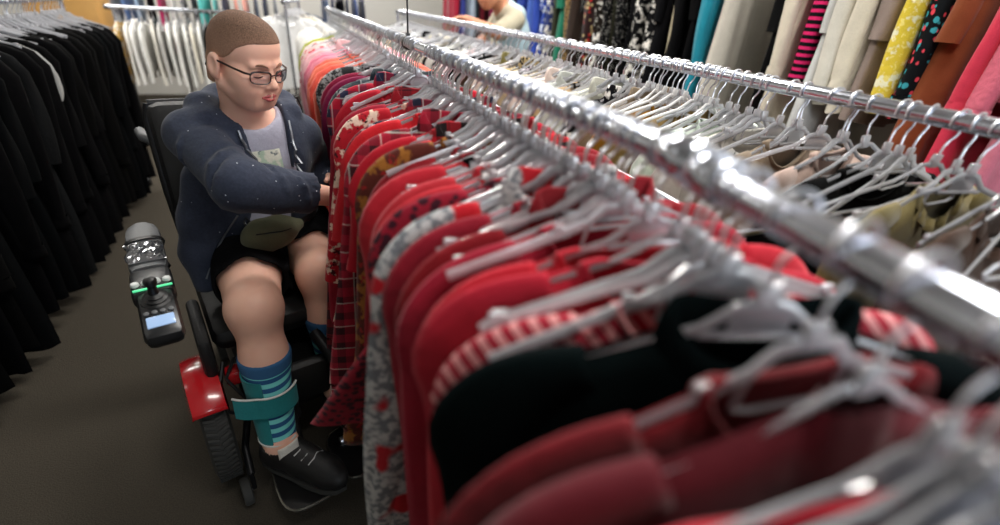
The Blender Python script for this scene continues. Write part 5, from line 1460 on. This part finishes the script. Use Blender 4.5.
# controller
b = MB(); b.box((.33, .30, .705), (.088, .13, .05), bevel=.014); b.box((.328, .43, .69), (.078, .16, .045), Matrix.Rotation(math.radians(-14), 3, 'X'), bevel=.018)
ctl = part('joystick_controller', b, simple('controller_black', (24, 25, 27), .35))
for k in range(4):
    b = MB(); b.lathe([(.0085, 0), (.0095, .004), (.008, .009), (.003, .011)], Matrix.Translation((.298 + .0215 * k, .328, .729)), 14); part('knob', b, simple('knob_white', (218, 222, 220), .3) if k == 0 else bpy.data.materials['knob_white'], ctl)
led = simple('led_green', (70, 190, 130), .4, emis=((90, 230, 160), .7))
for k in (0, 1):
    b = MB(); b.box((.305 + .048 * k, .3535, .7305), (.032, .007, .004), bevel=.0015); part('indicator_light', b, led, ctl)
Mj = Matrix.Translation((.328, .395, .715)) @ Matrix.Rotation(math.radians(-14), 4, 'X')
b = MB(); b.lathe([(.032, 0), (.031, .006), (.024, .010), (.026, .015), (.018, .019), (.02, .023), (.011, .028), (.008, .05), (.013, .056), (.014, .066), (.010, .072), (.003, .074)], Mj, 20); part('joystick', b, BLACKP, ctl)
b = MB(); b.box((.328, .468, .7035), (.054, .034, .005), Matrix.Rotation(math.radians(-14), 3, 'X'), bevel=.002); part('display', b, simple('lcd_blue', (140, 164, 196), .2, emis=((150, 180, 220), .45)), ctl, label='pale blue display')
for k in range(4):
    b = MB(); b.lathe([(.006, 0), (.006, .003), (.004, .004)], Matrix.Translation((.304 + .016 * k, .439, .711)) @ Matrix.Rotation(math.radians(-14), 4, 'X'), 10); part('button', b, greyp, ctl)
# leg rests and foot plates
for (x, yk, lab) in ((.10, .535, ''), (-.07, .52, '')):
    b = MB(); b.tube([(x * .6 + .01, .30, .42), (x * .9 + .01, .38, .38), (x * .98, .43, .24), (x, .475, .13)], [.02, .02, .018, .016], 10)
    b.box((x * .95, .405, .30), (.05, .03, .16), Matrix.Rotation(.3, 3, 'X'), bevel=.01); hgr = part('leg_rest', b, DARKM)
    b = MB(); outl = []
    for k in range(32):
        a = 2 * PI * k / 32; ca, sa = math.cos(a), math.sin(a)
        outl.append((x + .01 + .078 * math.copysign(abs(ca) ** .55, ca), yk + .105 * math.copysign(abs(sa) ** .6, sa)))
    V = [(px, py, z) for z in (.075, .092) for px, py in outl]; n = 32
    b.add(V, [(i, (i + 1) % n, n + (i + 1) % n, n + i) for i in range(n)] + [tuple(range(n))[::-1], tuple(range(n, 2 * n))])
    fp = part('footplate', b, BLACKP)
    b = MB(); b.tube([(px, py, .086) for px, py in outl], .006, 8, closed=True); part('rim', b, simple('plate_rim', (120, 118, 110), .25, .8), fp)
    b = MB(); b.tube([(x - .03, .475, .10), (x + .05, .475, .10)], .012, 10); part('hinge', b, STEEL, fp)
b = MB(); b.box((.04, .36, .30), (.17, .05, .14), bevel=.02); part('calf_pad', b, VINYL)
# crinkled clear packet lying on the arm pad, held against the strap
rp = random.Random(5); b = MB(); n, m = 15, 19; V = []
for lay in (0, 1):
    for j in range(m):
        for i in range(n):
            u, v = i / (n - 1) - .5, j / (m - 1) - .5
            e = (1 - (2 * abs(u)) ** 4) * (1 - (2 * abs(v)) ** 4)
            z = (.014 * e * (.6 + .5 * rp.random()) + .002) if lay else 0
            V.append((u * .082 + .004 * math.sin(9 * v), v * .125, z))
L = n * m; Fq = []
for j in range(m - 1):
    for i in range(n - 1):
        q = (j * n + i, j * n + i + 1, (j + 1) * n + i + 1, (j + 1) * n + i); Fq.append(tuple(L + x for x in q)); Fq.append(q[::-1])
rim = [i for i in range(n)] + [j * n + n - 1 for j in range(1, m)] + [(m - 1) * n + i for i in range(n - 2, -1, -1)] + [j * n for j in range(m - 2, 0, -1)]
for a, c in zip(rim, rim[1:] + rim[:1]): Fq.append((a, c, L + c, L + a))
b.add(V, Fq)
pk = link('packet', b.mesh('packet'), simple('crinkled_film', (150, 152, 156), .12, .75), smooth=False)
Mc = Matrix.Translation(ch.location) @ Matrix.Rotation(ch.rotation_euler.z, 4, 'Z')
pk.location = Mc @ Vector((.332, .15, .7335)); pk.rotation_euler = (0, 0, ch.rotation_euler.z)
tag(pk, 'shiny crinkled clear-wrapped packet lying on the right armrest pad', 'packet')

# ------------------------------------------------------------------ camera
cam = bpy.data.cameras.new('camera'); co = bpy.data.objects.new('camera', cam); COL.objects.link(co)
f_px = 474.0
cam.sensor_width = 36; cam.lens = f_px / 1000 * 36; cam.clip_start = .02
vx, vy = -65., 870.
D = Vector((vx, vy, f_px)).normalized()
Rr = Vector((275 - 500, -14 - 262.5, f_px)); Rr = (Rr - D * Rr.dot(D)).normalized()
Xr = D.cross(Rr)
right = Vector((Xr.x, Rr.x, -D.x)); down = Vector((Xr.y, Rr.y, -D.y)); fwd = Vector((Xr.z, Rr.z, -D.z))
M = Matrix((right, -down, -fwd)).transposed()
co.matrix_world = Matrix.Translation((0, 0, CAM_H)) @ M.to_4x4()
cam.dof.use_dof = True; cam.dof.focus_distance = 1.35; cam.dof.aperture_fstop = 1.25
scene.camera = co
scene.view_settings.view_transform = 'Standard'; scene.view_settings.look = 'None'
scene.view_settings.exposure = 0.0; scene.view_settings.gamma = 1; scene.view_settings.use_curve_mapping = False
scene.cycles.max_bounces = 10; scene.cycles.transparent_max_bounces = 24; scene.cycles.use_denoising = True
scene.cycles.caustics_reflective = False; scene.cycles.caustics_refractive = False
